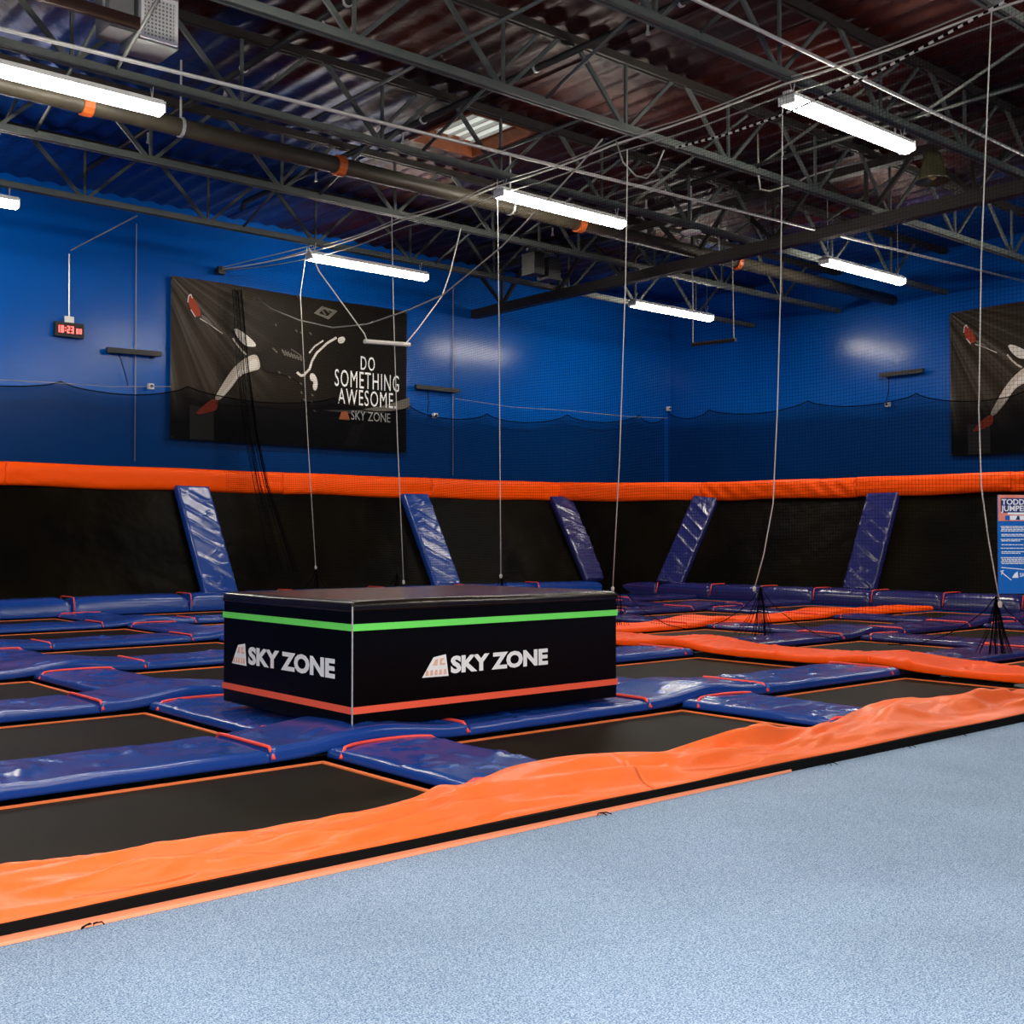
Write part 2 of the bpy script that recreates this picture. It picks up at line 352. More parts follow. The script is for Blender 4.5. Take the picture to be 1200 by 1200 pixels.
for k in range(6):
    x = -hx + .06 + k * (2 * hx - .14) / 5; fr.box((x - .012, -hy + .05, .16), (x + .012, hy - .05, .25))
obj('glazing_bar', fr, M['conduit'], sk)

# ------------------------------------------------------------------ steel: joists, girder, pipes
ZB, ZT = 6.18, 7.04
def make_joist():
    t = thing('roof_joist', '', 'joist', (0, 0, 0))
    x0, x1 = XB + .02, XW - .02
    obj('bottom_chord', MB().box((x0, -.055, ZB - .04), (x1, -.018, ZB + .05)).box((x0, .018, ZB - .04), (x1, .055, ZB + .05)), M['steel'], t)
    obj('top_chord', MB().box((x0, -.06, ZT - .04), (x1, -.018, ZT + .06)).box((x0, .018, ZT - .04), (x1, .06, ZT + .06)), M['darksteel'], t)  # darker colour on the top chord paints in the shade below the deck
    mv = MB().bar((0, 0, ZB + .03), (0, 0, ZT - .02), .034, .034).mesh('vertical_web', M['steel'])
    ml = MB().bar((-.04, 0, ZB + .02), (-.88, 0, ZT), .034, .06).mesh('diagonal_web', M['steel'])
    mr = MB().bar((.04, 0, ZB + .02), (.90, 0, ZT), .034, .045).mesh('diagonal_web', M['steel'])
    n = -6
    while 6.6 + 2.03 * n < x1 - .3:
        x = 6.6 + 2.03 * n
        if x > x0 + .9:
            link('vertical_web', mv, t, (x, 0, 0)); link('diagonal_web', ml, t, (x, 0, 0))
            if x + .95 < x1: link('diagonal_web', mr, t, (x, 0, 0))
        n += 1
    return t
JY = [17.72, 15.3, 12.68, 10.22, 7.86, 5.5, 3.05, 0.6, -1.85, -4.3]
JL = ['grey steel roof joist closest to the left blue wall', 'grey steel roof joist second from the left blue wall', 'grey steel roof joist third from the left blue wall',
      'grey steel roof joist fourth from the left blue wall', 'grey steel roof joist above the biggest lit fixture on the right',
      'grey steel roof joist crossing only the top right corner', 'grey steel roof joist above the edge of the blue carpet',
      'grey steel roof joist over the blue carpet', 'grey steel roof joist behind the viewpoint', 'grey steel roof joist furthest behind the viewpoint']
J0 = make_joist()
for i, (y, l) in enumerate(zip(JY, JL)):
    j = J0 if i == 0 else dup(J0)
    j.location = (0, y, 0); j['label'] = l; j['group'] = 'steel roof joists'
g = thing('roof_girder', 'heavy dark steel girder running out from the left blue wall under the joists', 'girder', (16.36, 0, 0))
obj('bottom_chord', MB().box((-.09, 0.2, 5.93), (.09, YW - .02, 6.12)), M['darksteel'], g)
obj('top_chord', MB().box((-.09, 0.2, 6.86), (.09, YW - .02, 7.0)), M['darksteel'], g)
mw = MB().bar((0, 0, 6.1), (0, .8, 6.9), .06, .07).mesh('diagonal_web', M['darksteel']); mw2 = MB().bar((0, 0, 6.1), (0, -.8, 6.9), .06, .07).mesh('diagonal_web', M['darksteel']); mw3 = MB().bar((0, 0, 6.1), (0, 0, 6.9), .05, .05).mesh('vertical_web', M['darksteel'])
y = 1.4
while y < 19.6:
    for nm, me in (('diagonal_web', mw), ('diagonal_web', mw2), ('vertical_web', mw3)): link(nm, me, g, (0, y, 0))
    y += 1.8
# pipes
pp = thing('sprinkler_main', 'fat dusty brown pipe running beneath the roof joists', 'pipe', (0, 13.92, 6.22))
obj('pipe', MB().tube([(XB + .03, 0, 0), (8, 0, 0), (XW - .03, 0, 0)], 0.115, 16), M['pipe'], pp, smooth=True)
for i, x in enumerate((5.2, 8.75, 13.4, 17.5)):
    obj('coupling', MB().tube([(x - .06, 0, 0), (x + .06, 0, 0)], 0.145, 12), M['clamp'], pp)
for x in (6.4, 11.9, 17.0): obj('hanger', MB().bar((x, 0, .1), (x, 0, .86), .02, .02).tube([(x - .02, 0, 0), (x + .02, 0, 0)], .13, 12), M['conduit'], pp)
o = obj('electrical_conduit', MB().tube([(XB + .03, 12.8, 6.1), (XW - .03, 10.9, 6.1)], 0.024, 8), M['conduit'], smooth=True); tag(o, 'thin white conduit stretched the length of the ceiling in front of the fat pipe', 'conduit')
o = obj('electrical_conduit', MB().tube([(XB + .03, 6.95, 6.1), (XW - .03, 7.42, 6.1)], 0.02, 8), M['conduit'], smooth=True); tag(o, 'thin pale conduit crossing the ceiling above the biggest lit fixture at right', 'conduit')
for x, y0, lab in ((6.95, YB + .1, 'black iron branch pipe under the deck, near the white air vent'), (9.75, YB + .1, 'black iron branch pipe under the deck passing beside the skylight'), (14.9, YB + .1, 'black iron branch pipe under the deck, right of the skylight')):
    t = thing('branch_pipe', lab, 'pipe', (x, 0, 6.93), group='black branch pipes under the roof')
    obj('pipe', MB().tube([(0, y0, 0), (0, 18.6, 0), (0, 18.7, -.12)], 0.045, 10), M['blackpipe'], t, smooth=True)
    me = MB().tube([(0, 0, -.05), (0, 0, -.14), (0, .0, -.2)], [.018, .014, .03], 8).mesh('sprinkler_head', M['conduit'])
    mh = MB().tube([(0, -.015, 0), (0, .015, 0)], .06, 10).mesh('clamp', M['conduit'])
    for y in np.arange(4.2, 18.5, 2.4): link('sprinkler_head', me, t, (0, float(y), 0)); link('clamp', mh, t, (0, float(y) - .5, 0))
# bracing rods between joists
def brace(p, q, lab, r=.02):
    tag(obj('bracing_rod', MB().tube([p, q], r, 8), M['steel'], smooth=True), lab, 'rod', 'bracing rods between joists')
for i, x in enumerate((7.55, 10.1, 13.2)):
    ys = [(12.68, 7.86), (12.68, 10.22), (10.22, 5.5)][i]
    brace((x, ys[0], 6.24), (x, ys[1], 6.24), ['slim bracing rod crossing two joists, leftmost at the top of the picture', 'slim bracing rod between joists left of the hanging net ropes', 'slim bracing rod between joists right of the hanging net ropes'][i])
for i, (x, y) in enumerate([(a, b) for a in (5.0, 9.2, 13.2, 17.2) for b in range(1, 7)]):
    y0, y1 = JY[y], JY[y - 1]
    brace((x, y0 + .06, ZT - .06), (x + .05, y1 - .06, ZB + .04), 'thin diagonal brace %s, %s' % (['left of the skylight', 'beside the skylight', 'beyond the net ropes', 'past the girder'][i // 6], ['second joist bay from left wall', 'third joist bay from left wall', 'fourth joist bay from left wall', 'fifth joist bay from left wall', 'sixth joist bay from left wall', 'bay above the carpet edge'][y - 1]), .022)

# ------------------------------------------------------------------ fluorescent fixtures
def make_fixture():
    t = thing('strip_light', '', 'light', (0, 0, 0))
    L = 2.52
    obj('housing', MB().box((0, -.10, .06), (L, .10, .10)).box((0, -.05, .10), (L, .05, .135)).box((0, -.11, -.02), (.015, .11, .10)).box((L - .015, -.11, -.02), (L, .11, .10)), M['housing'], t)
    def lens(x0, x1):
        mb = MB(); prof = [(-.098, .06), (-.098, .02), (-.075, -.02), (-.03, -.038), (.03, -.038), (.075, -.02), (.098, .02), (.098, .06)]
        mb.grid([[(x, y, z) for y, z in prof] for x in (x0, x1)]); n = len(prof)
        mb.f.append(tuple(range(n))); mb.f.append(tuple(range(2 * n - 1, n - 1, -1))); return mb
    obj('lens', lens(.018, L / 2 - .008), M['lens'], t); obj('lens', lens(L / 2 + .008, L - .018), M['lens'], t)
    for x in (.12, L - .12): obj('hanger_wire', MB().tube([(x, 0, .13), (x, .04, .28)], .006, 5).tube([(x, 0, .13), (x, -.04, .28)], .006, 5), M['conduit'], t)
    return t
FX = [(10.62, 12.68, 'lit twin strip light hanging near the middle of the picture, under the skylight'), (10.78, 7.86, 'largest lit strip light, hanging at the upper right'),
      (10.5, 17.68, 'lit strip light hanging right above the large poster'), (17.75, 16.85, 'small lit strip light far back left of the room corner'),
      (17.6, 12.05, 'lit strip light far back at right, right of the corner'), (3.1, 12.72, 'large lit strip light cut by the left edge, top left'),
      (3.1, 17.72, 'lit strip light end peeping in at the left edge')]
for x, y in ((17.7, 7.86), (3.1, 7.86), (-4.2, 12.68), (-4.2, 7.86), (3.1, 3.05), (10.7, 3.05), (-4.2, 3.05), (3.1, -1.85), (10.7, -1.85), (17.7, 3.05)):
    FX.append((x, y, 'strip light outside the picture, %s, %s' % ({-4.2: 'far left', 3.1: 'left', 10.7: 'middle', 17.7: 'right'}[x], {12.68: 'deep over the court', 7.86: 'over the near trampolines', 3.05: 'over the carpet edge', -1.85: 'behind the viewpoint'}[y])))
F0 = make_fixture()
for i, (x, y, l) in enumerate(FX):
    f = F0 if i == 0 else dup(F0)
    f.location = (x, y, 5.88); f['label'] = l
    if i in (3, 4):
        for xx in (.12, 2.4): obj('hanger_wire', MB().tube([(xx, 0, .27), (xx, 0, 1.3)], .006, 5), M['conduit'], f); f['group'] = 'fluorescent strip lights'

# ------------------------------------------------------------------ trampolines, grid
CAM_SCALE, ZO = DECK_CAM_SCALE, DECK_Z
GX = [2.82 + 2.44 * i for i in range(5)]          # left sides of the gaps in X (pads running along Y)
GY = [4.6, 6.55, 8.52, 10.55, 12.78]  # near sides of the gaps in Y (pads running along X)
GW = 0.62
ORD = ['first', 'second', 'third', 'fourth', 'fifth', 'sixth', 'seventh', 'eighth']
bx = [(1.0, 2.82)] + [(GX[i] + GW, GX[i + 1]) for i in range(4)] + [(GX[4] + GW, 15.0)]
by = [(3.15, 4.6)] + [(GY[i] + .58, GY[i + 1]) for i in range(4)] + [(GY[4] + .58, 15.0)]
def inview(x0, x1, y0, y1): return x1 / y0 > 0.30 and x0 / y1 < 2.08
ALLY0, ALLY1 = 3.15, 18.9
def make_bed(wx, wy):
    mb = MB(); n = 8; rng = random.Random(3)
    mb.grid([[(wx * i / n, wy * j / n, -0.012 * math.sin(math.pi * i / n) * math.sin(math.pi * j / n)) for j in range(n + 1)] for i in range(n + 1)])
    mb.grid([[(wx * i, wy * j, -0.03) for j in (1, 0)] for i in (0, 1)])
    e = MB(); w = .024
    e.box((0, 0, -.006), (wx, w, .006)).box((0, wy - w, -.006), (wx, wy, .006)).box((0, w, -.006), (w, wy - w, .006)).box((wx - w, w, -.006), (wx, wy - w, .006))
    return mb, e
bedcache = {}
ninth = {0: 'nearest the blue carpet', 5: 'at the foot of the left wall'}
for i, (x0, x1) in enumerate(bx):
    for j, (y0, y1) in enumerate(by):
        if not inview(x0, x1, y0, y1): continue
        wx, wy = round(x1 - x0, 3), round(y1 - y0, 3)
        key = (wx, wy)
        if key not in bedcache:
            a, b = make_bed(wx, wy)
            bedcache[key] = (a.mesh('bed', M['matt'], True), b.mesh('stitched_edge', M['edge']))
        row = 'row ' + (ninth[j] if j in ninth else ORD[j] + ' back from the carpet')
        t = thing('trampoline', 'black trampoline bed, %s, %s column from the left' % (row, ORD[i]), 'trampoline', (x0, y0, -0.01), group='floor trampolines')
        link('bed', bedcache[key][0], t); link('stitched_edge', bedcache[key][1], t)
        if j < 4 or i < 3: pass
        s = MB()
        for (a0, b0, a1, b1) in ((-.06, -.06, wx + .06, -.02), (-.06, wy + .02, wx + .06, wy + .06), (-.06, -.02, -.02, wy + .02), (wx + .02, -.02, wx + .06, wy + .02)):
            s.box((a0, b0, -.08), (a1, b1, -.03))
        obj('steel_frame', s, M['black'], t)

# piping band over a pad running along x at local x
def piping_x(x, Ly, T, h=lambda x, y: 0.0, r=.010, z0=0.0):
    pts = []
    for k in range(13):
        u = k / 12; y = -0.008 + (Ly + .016) * u
        d = min(u, 1 - u) * Ly; p = math.sqrt(max(0, 1 - (1 - min(1, d / .06)) ** 2))
        pts.append((x, y, z0 + h(x, min(max(y, 0), Ly)) + (T + .006) * (0.25 + .75 * p)))
    return MB().tube(pts, r, 6)
def piping_y(y, Lx, T, r=.010, bow=0.06):
    pts = []
    for k in range(13):
        u = k / 12; x = -0.008 + (Lx + .016) * u; d = min(u, 1 - u) * Lx; p = math.sqrt(max(0, 1 - (1 - min(1, d / .06)) ** 2))
        pts.append((x, y + bow * (1 - abs(2 * u - 1) ** 2.6), (T + .006) * (0.25 + .75 * p)))
    return MB().tube(pts, r, 6)
PT = 0.056                                        # pad thickness
PW = 0.56
JL_ = GW + 0.5                                     # length of a joint piece
SECX = 2.44 - JL_ - .012
def hump_fn(x, y): return 0.045 * math.exp(-((x - JL_ / 2) / .30) ** 2)
mesh_cache = {}
def secx_mesh(m, v, L):
    k = ('sx', m.name, v, round(L, 2))
    if k not in mesh_cache:
        mesh_cache[k] = cushion(MB(), L, PW, PT, nx=max(10, int(L * 40)), ny=20, seed=v * 7 + 1, wr=.004, kmax=14, folds=46).mesh('pad_section', m, True)
    return mesh_cache[k]
def joint_mesh(m, v):
    k = ('j', m.name, v)
    if k not in mesh_cache:
        mesh_cache[k] = cushion(MB(), JL_, PW, PT + .004, nx=44, ny=20, seed=v * 5 + 2, wr=.004, hump=hump_fn, kmax=12, folds=26).mesh('joint_section', m, True)
    return mesh_cache[k]
def secy_mesh(m, v, L, W=PW):
    k = ('sy', m.name, v, round(L, 2), W)
    if k not in mesh_cache:
        mesh_cache[k] = cushion(MB(), W, L, PT - .01, nx=20, ny=max(10, int(L * 40)), seed=v * 11 + 3, wr=.004, kmax=14, folds=46).mesh('pad_section', m, True)
    return mesh_cache[k]
pm_j = {}
def pipings(parent, m=M['coral']):
    for x in (.012, JL_ - .012):
        k = ('px', x)
        if k not in mesh_cache: mesh_cache[k] = piping_x(x, PW, PT, hump_fn, .009).mesh('piping', m, True)
        link('piping', mesh_cache[k], parent)
XEND = 15.05
def row_pad(j, x_start, m, lab, x_stop=XEND):
    y = GY[j] + .03
    t = thing('frame_padding', lab, 'padding', (0, y, .012), group='padding rows across the court')
    rng = random.Random(j)
    # joint pieces over every gap, sections between them
    xs = [g_ for g_ in GX if g_ > x_start and g_ < x_stop - .5]
    segs = []
    prev = None
    for g_ in xs:
        a = g_ + GW / 2 - JL_ / 2
        L = 0
        start = (prev if prev is not None else max(x_start, g_ - 2.44 + GW / 2 + JL_ / 2))
        L = a - start - .012
        if L > .25 and inview(start, a, y, y + PW):
            s = link('pad_section', secx_mesh(m, rng.randrange(3), L), t, (start + .006, 0, 0))
        if inview(a, a + JL_, y, y + PW):
            q = link('joint_section', joint_mesh(m, rng.randrange(3)), t, (a, 0, 0)); pipings(q)
        prev = a + JL_
    if prev is not None and x_stop - prev > .3 and inview(prev, x_stop, y, y + PW):
        L = x_stop - prev - .012
        s = link('pad_section', secx_mesh(m, 1, L), t, (prev + .006, 0, 0))
        if x_stop < XEND:
            k = ('pe', round(L, 2))
            if k not in mesh_cache: mesh_cache[k] = piping_x(L - .10, PW, PT, r=.009).mesh('piping', M['coral'], True)
            link('piping', mesh_cache[k], s)
    return t
# rows: blue (navy right of the orange column); the third row is orange beyond the box
for j in range(5):
    nm = ORD[j]
    if j == 2:
        row_pad(j, 0.6, M['blue'], 'blue padding row behind the black box, in line with the orange row', x_stop=GX[2] + .3)
        r_ = row_pad(j, GX[2] + GW + .02, M['bandorange'], 'orange padding row crossing the court beyond the right end of the black box')
    else:
        row_pad(j, 0.6, M['blue'], 'blue padding row left of the orange divider, %s row back from the carpet' % nm, x_stop=GX[2] - .02)
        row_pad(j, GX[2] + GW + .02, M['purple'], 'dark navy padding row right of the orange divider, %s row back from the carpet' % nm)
# columns
for i, gx in enumerate(GX):
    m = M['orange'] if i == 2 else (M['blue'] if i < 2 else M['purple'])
    if i == 2:
        # continuous orange divider draped over the crossings
        t = thing('divider_padding', 'long orange padding strip dividing the court, running back from the right foreground', 'padding', (gx - .0, 0, .012))
        ys = [3.45] + [v for v in GY[:3]]
        for k in range(len(ys) - 1):
            y0 = ys[k] + (0.30 if k else 0); y1 = ys[k + 1] + .30
            L = y1 - y0 - .01
            hb = (lambda L, k: (lambda x, y: 0.045 * math.exp(-((y - L) / .33) ** 2) + (0.045 * math.exp(-(y / .33) ** 2) if k else 0)))(L, k)
            mb = cushion(MB(), .62, L, PT, nx=24, ny=90, seed=40 + k, wr=.007, hump=hb, kmax=12, folds=45)
            p = obj('pad_section', mb, M['bandorange'], t, smooth=True, loc=(0, y0, .022))
        m = M['blue']
    t = thing('frame_padding', 'blue padding column running on behind the orange divider to the left wall' if i == 2 else ('blue' if i < 2 else 'dark navy') + ' padding column from the carpet to the left wall, ' + ORD[i] + ' from the left', 'padding', (gx + .03, 0, 0.0), group='padding columns')
    yy = ([3.2] if i != 2 else []) + list(GY[2:] if i == 2 else GY) + [15.02]
    for k in range(len(yy) - 1):
        y0 = yy[k] + (PW + .04 if k or i == 2 else 0.3); y1 = yy[k + 1] + .03
        L = round(y1 - y0 - .012, 3)
        if not inview(gx, gx + GW, y0, y1): continue
        # the pads tuck under the row padding and are strapped at both ends
        p = link('pad_section', secy_mesh(m, (i + k) % 3, L + .0), t, (0, y0 + .004, 0.006))
        for yy_, bow in ((L - .13, .10), (.13, -.10)):
            kk = ('py', round(yy_, 2), bow)
            if kk not in mesh_cache: mesh_cache[kk] = piping_y(yy_, PW, PT - .01, .0085, bow).mesh('piping', M['coral'], True)
            link('piping', mesh_cache[kk], p)
# base paddings at the foot of the slanted beds
def base_pad(name, lab, pts, seclen, m, T=.235, W=.52, inward=1):
    t = thing(name, lab, 'padding', (0, 0, 0), group='padding at the foot of the wall beds')
    for a, b in zip(pts[:-1], pts[1:]):
        a = Vector((*a, 0)); b = Vector((*b, 0)); L = (b - a).length; n = max(1, round(L / seclen)); ang = math.atan2(b.y - a.y, b.x - a.x)
        for k in range(n):
            l = L / n
            c = a + (b - a) * (k / n)
            key = ('bp', m.name, round(l, 3), k % 3, T)
            if key not in mesh_cache:
                mesh_cache[key] = (cushion(MB(), l - .01, W, T, r=.15, nx=44, ny=16, seed=60 + k % 3, wr=.006, kmax=8, folds=20).mesh('pad_section', m, True), piping_x(.02, W, T, r=.008).mesh('piping', M['coral'], True))
            p = link('pad_section', mesh_cache[key][0], t, (c.x, c.y, .012), ang); link('piping', mesh_cache[key][1], p)
    return t
base_pad('wall_foot_padding', 'blue padding along the foot of the slanted beds on the left wall', [(3.9, 15.04), (15.1, 15.04)], 1.62, M['blue'])
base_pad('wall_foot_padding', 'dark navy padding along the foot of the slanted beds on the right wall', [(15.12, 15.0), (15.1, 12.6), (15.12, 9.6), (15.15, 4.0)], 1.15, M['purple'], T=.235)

# ------------------------------------------------------------------ slanted wall beds
CAM_SCALE, ZO = 1.0, 0.0
# base points and top points along the perimeter
WB = [(4.46, 18.98, 4.46, 20.1), (9.46, 18.98, 9.46, 20.1), (14.42, 18.95, 14.42, 20.05), (18.35, 18.62, 18.55, 19.95), (18.72, 16.62, 20.0, 16.72), (19.2, 12.35, 20.1, 12.4), (19.3, 8.2, 20.15, 8.2), (19.35, 4.0, 20.2, 4.0)]
ZBAND0 = [1.88, 1.88, 1.86, 1.87, 1.83, 1.81, 1.80, 1.80]
ZBAND1 = [2.27, 2.28, 2.29, 2.30, 2.25, 2.20, 2.18, 2.17]
WLAB = ['slanted black wall bed at the far left of the left wall', 'slanted black wall bed behind the black box, below the poster', 'slanted black wall bed just left of the room corner', 'slanted black wall bed filling the room corner',
        'slanted black wall bed just right of the room corner', 'slanted black wall bed at the right edge behind the blue sign', 'slanted black wall bed beyond the right edge']
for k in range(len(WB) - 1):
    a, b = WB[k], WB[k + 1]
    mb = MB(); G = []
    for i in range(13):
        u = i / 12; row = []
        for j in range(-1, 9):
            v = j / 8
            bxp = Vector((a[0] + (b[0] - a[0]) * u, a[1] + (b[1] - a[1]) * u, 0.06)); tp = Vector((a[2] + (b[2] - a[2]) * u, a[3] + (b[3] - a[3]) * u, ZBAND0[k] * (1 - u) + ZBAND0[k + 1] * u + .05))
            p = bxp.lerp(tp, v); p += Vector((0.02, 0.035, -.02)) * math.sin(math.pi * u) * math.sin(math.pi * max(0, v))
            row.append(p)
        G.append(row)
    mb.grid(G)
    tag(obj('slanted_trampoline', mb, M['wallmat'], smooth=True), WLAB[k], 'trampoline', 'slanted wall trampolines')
# slanted pads between them
PLAB = {1: 'slanted blue pad nearest the left edge, left of the black box', 2: 'slanted blue pad right behind the black box', 3: 'slanted blue pad left of the room corner, above the right end of the black box',
        4: 'slanted blue pad just right of the room corner', 5: 'slanted blue pad in the middle of the right wall'}
for k, lab in PLAB.items():
    B = Vector((WB[k][0], WB[k][1] - .0, .08)); T_ = Vector((WB[k][2], WB[k][3], ZBAND0[k] + .02))
    up = (T_ - B); up.normalize(); B -= up * .12; L = (T_ - B).length
    t0 = Vector((WB[k + 1][0] - WB[k - 1][0], WB[k + 1][1] - WB[k - 1][1], 0)).normalized()
    if k == 3: t0 = Vector((1, -.25, 0)).normalized()
    if k == 4: t0 = Vector((.35, -1, 0)).normalized()
    sd = (t0 - up * t0.dot(up)).normalized(); nr = up.cross(sd); 
    if nr.dot(Vector((-1, -1, .5))) < 0: nr = -nr; sd = up.cross(nr) * 1
    Wd = .66 if k != 4 else .60
    rng = random.Random(k)
    ph = rng.uniform(0, 6)
    crease = (lambda ph: lambda x, y: .016 * max(0, math.sin(17 * y + 12 * x + ph + 1.6 * math.sin(4 * y + 3 * x))) ** 3 * (.4 + .6 * math.sin(2.1 * y + 7 * x + ph) ** 2))(ph)
    mb = cushion(MB(), Wd, L, .13, r=.05, nx=26, ny=110, seed=80 + k, wr=.006, kmax=9, crease=crease, folds=14)
    sdv = sd if sd.cross(up).dot(nr) > 0 else -sd
    R = Matrix((sdv, up, nr)).transposed()
    mb.v = [tuple(R @ Vector((p[0] - Wd / 2, p[1], p[2] + (.09 if k == 3 else .04)))) for p in mb.v]
    me = mb.mesh('slanted_pad', M['blue'] if k < 3 else M['purple'], True)
    o = link('slanted_pad', me, None, tuple(B)); tag(o, lab, 'padding', 'slanted pads between the wall beds')
# orange top band
def band_sections():
    cuts_l = [-1.0, 4.46, 8.0, 13.0, 18.55]
    for side, pts, lab in (('l', None, 'orange padded band topping the slanted beds of the left wall and corner'), ('r', None, 'orange padded band topping the slanted beds of the right wall')):
        t = thing('top_band', lab, 'padding', (0, 0, 0))
        if side == 'l':
            P = [(-1.0, 20.12, 1.88, 2.26), (6.2, 20.12, 1.88, 2.275), (11.35, 20.12, 1.87, 2.285), (14.9, 20.08, 1.865, 2.29), (18.55, 19.97, 1.88, 2.31), (20.0, 16.85, 1.84, 2.24)]
        else:
            P = [(20.0, 16.83, 1.84, 2.24), (20.08, 13.0, 1.82, 2.205), (20.12, 9.9, 1.83, 2.18), (20.15, 7.5, 1.82, 2.17), (20.2, 4.0, 1.80, 2.17)]
        for s, (a, b) in enumerate(zip(P[:-1], P[1:])):
            L = math.hypot(b[0] - a[0], b[1] - a[1]); n = max(8, int(L / .05)); rng = random.Random(s + (50 if side == 'r' else 0)); mb = MB()
            ph = rng.uniform(0, 6); G = []
            dirv = Vector((b[0] - a[0], b[1] - a[1], 0)).normalized(); nn = Vector((dirv.y, -dirv.x, 0))
            if nn.dot(Vector((-1, -1, 0))) < 0: nn = -nn
            wn = vnoise(rng, 6, .014, 5); slant = rng.choice((-1, 1)) * rng.uniform(3, 7)
            for i in range(n + 1):
                u = i / n; x = u * L; z0 = a[2] + (b[2] - a[2]) * u; z1 = a[3] + (b[3] - a[3]) * u; H = z1 - z0
                env = .35 + .65 * math.exp(-(min(x, L - x) / 1.0) ** 2)
                sagz = .012 * math.sin(x * 2.3 + ph)
                prof = [(-.18, 1.0), (-.02, 1.015), (.05, .98), (.085, .85), (.09, .65), (.09, .45), (.088, .25), (.08, .1), (.05, .0), (-.1, .0)]
                row = []
                for q, (dn, dz) in enumerate(prof):
                    fo = 0 if q in (0, 9) else env * (.024 * math.sin(14 * x + 1.5 * math.sin(1.7 * x) + slant * dz * 2.5 + ph) * math.sin(math.pi * min(1, max(0, dz))) + wn(x, dz * 3))
                    p = Vector((a[0], a[1], 0)) + dirv * x + nn * (dn + .02 + fo) + Vector((0, 0, z0 + H * dz + sagz * (1 if dz < .5 else .4)))
                    row.append(p)
                G.append(row)
            mb.grid(G)
            # close ends
            m_ = len(G[0]); mb.f.append(tuple(range(m_))); mb.f.append(tuple(range(n * m_, n * m_ + m_))[::-1])
            obj('band_section', mb, M['bandorange'], t, smooth=True)
band_sections()

# ------------------------------------------------------------------ front border pad (orange) with its strips
CAM_SCALE, ZO = DECK_CAM_SCALE, DECK_Z
INNER = [(-2, 3.33), (1.04, 3.34), (1.4, 3.28), (2.05, 3.22), (2.3, 3.24), (2.6, 3.36), (2.95, 3.45), (3.3, 3.43), (3.6, 3.28), (4.1, 3.22), (4.75, 3.33), (5.3, 3.46), (5.8, 3.45), (6.1, 3.33), (6.5, 3.30), (7.3, 3.36), (7.8, 3.5), (8.3, 3.5), (9.0, 3.3), (10.5, 3.42), (13, 3.3)]
def lerp_tab(tab, x):
    for (a, ya), (b, yb) in zip(tab[:-1], tab[1:]):
        if a <= x <= b:
            s = (x - a) / (b - a); s = s * s * (3 - 2 * s); return ya + (yb - ya) * s
    return tab[-1][1] if x > tab[-1][0] else tab[0][1]
bp = thing('border_padding', 'bright orange border padding between the blue carpet and the trampolines', 'padding', (0, 0, 0))
cuts = [-2.0, 0.62, 3.35, 7.9, 12.9]
rngb = random.Random(5)
folds = [(rngb.uniform(-2, 12.9), rngb.uniform(.05, .95), rngb.uniform(-.75, .75), rngb.uniform(.2, .8), rngb.uniform(.010, .024), rngb.uniform(.010, .032)) for _ in range(230)]
wn = vnoise(rngb, 8, .006, 7)
for s, (xa, xb) in enumerate(zip(cuts[:-1], cuts[1:])):
    n = int((xb - xa) / .022); G = []
    # folds: short ridges running diagonally
    for i in range(n + 1):
        x = xa + (xb - xa) * i / n
        yi = lerp_tab(INNER, x); yo = 3.075 + .006 * math.sin(x * 5)
        hump = sum(math.exp(-((x - g_ - .3) / .38) ** 2) for g_ in GX) * .018
        row = []
        for q in range(31):
            v = q / 30                          # 0 inner edge .. 1 outer edge
            y = yi + (yo - yi) * v
            crest = .103 + hump
            if v < .06: z = crest * (.45 + .55 * math.sin(v / .06 * math.pi / 2))
            elif v < .38: z = crest
            else:
                q2 = (v - .38) / .62; z = crest * (1 - q2) + .045 * q2 - .008 * math.sin(math.pi * q2)
            if .02 < v < .97:
                e = math.sin(math.pi * v) ** .5
                z += wn(x, y * 2.2) * e
                for fx, fv, sl, ln, am, wd in folds:
                    dx = x - fx
                    if abs(dx) < ln:
                        dv = (v - fv) - sl * dx
                        z += am * e * math.exp(-(dv / (wd * 3.2)) ** 2) * (1 - (dx / ln) ** 2)
            row.append((x, y, z))
        row.insert(0, (x, yi + .004, .0)); row.append((x, yo - .002, .036))
        G.append(row)
    mb = MB().grid(G); m_ = len(G[0]); mb.f.append(tuple(range(m_))); mb.f.append(tuple(range(n * m_, n * m_ + m_))[::-1])
    obj('pad_section', mb, M['orange'], bp, smooth=True)
obj('hook_strip', MB().box((-2, 3.058, 0.0), (12.9, 3.078, .040)), M['blackstrip'], bp)['label'] = 'black hook and loop strip'
mb = MB()
mb.prism([(0, 0), (1, 0)], 0, 1) if False else None
xs = [-2, .5, 1.2, 1.9, 2.6, 3.3, 4.2]; wd = [.05, .045, .04, .035, .028, .02, .004]
mb.grid([[(x, 3.062, .002), (x, 3.062, .012), (x, 3.058 - w_, .010), (x, 3.056 - w_, .001)] for x, w_ in zip(xs, wd)])
obj('edge_flap', mb, M['lip'], bp)['label'] = 'pale orange edge flap lying on the carpet'
tf = MB()
for x, y in ((1.16, 3.0), (3.02, 3.02), (4.45, 3.03), (5.1, 3.03), (5.6, 3.04), (6.3, 3.05)):
    for k in range(4):
        a = rngb.uniform(0, 6.28); tf.tube([(x, y + .02, .006), (x + .02 * math.cos(a), y + .012 * math.sin(a), .012), (x + .035 * math.cos(a + .5), y + .02 * math.sin(a), .003)], .0018, 4)
obj('loose_thread', tf, M['blackstrip'], bp)

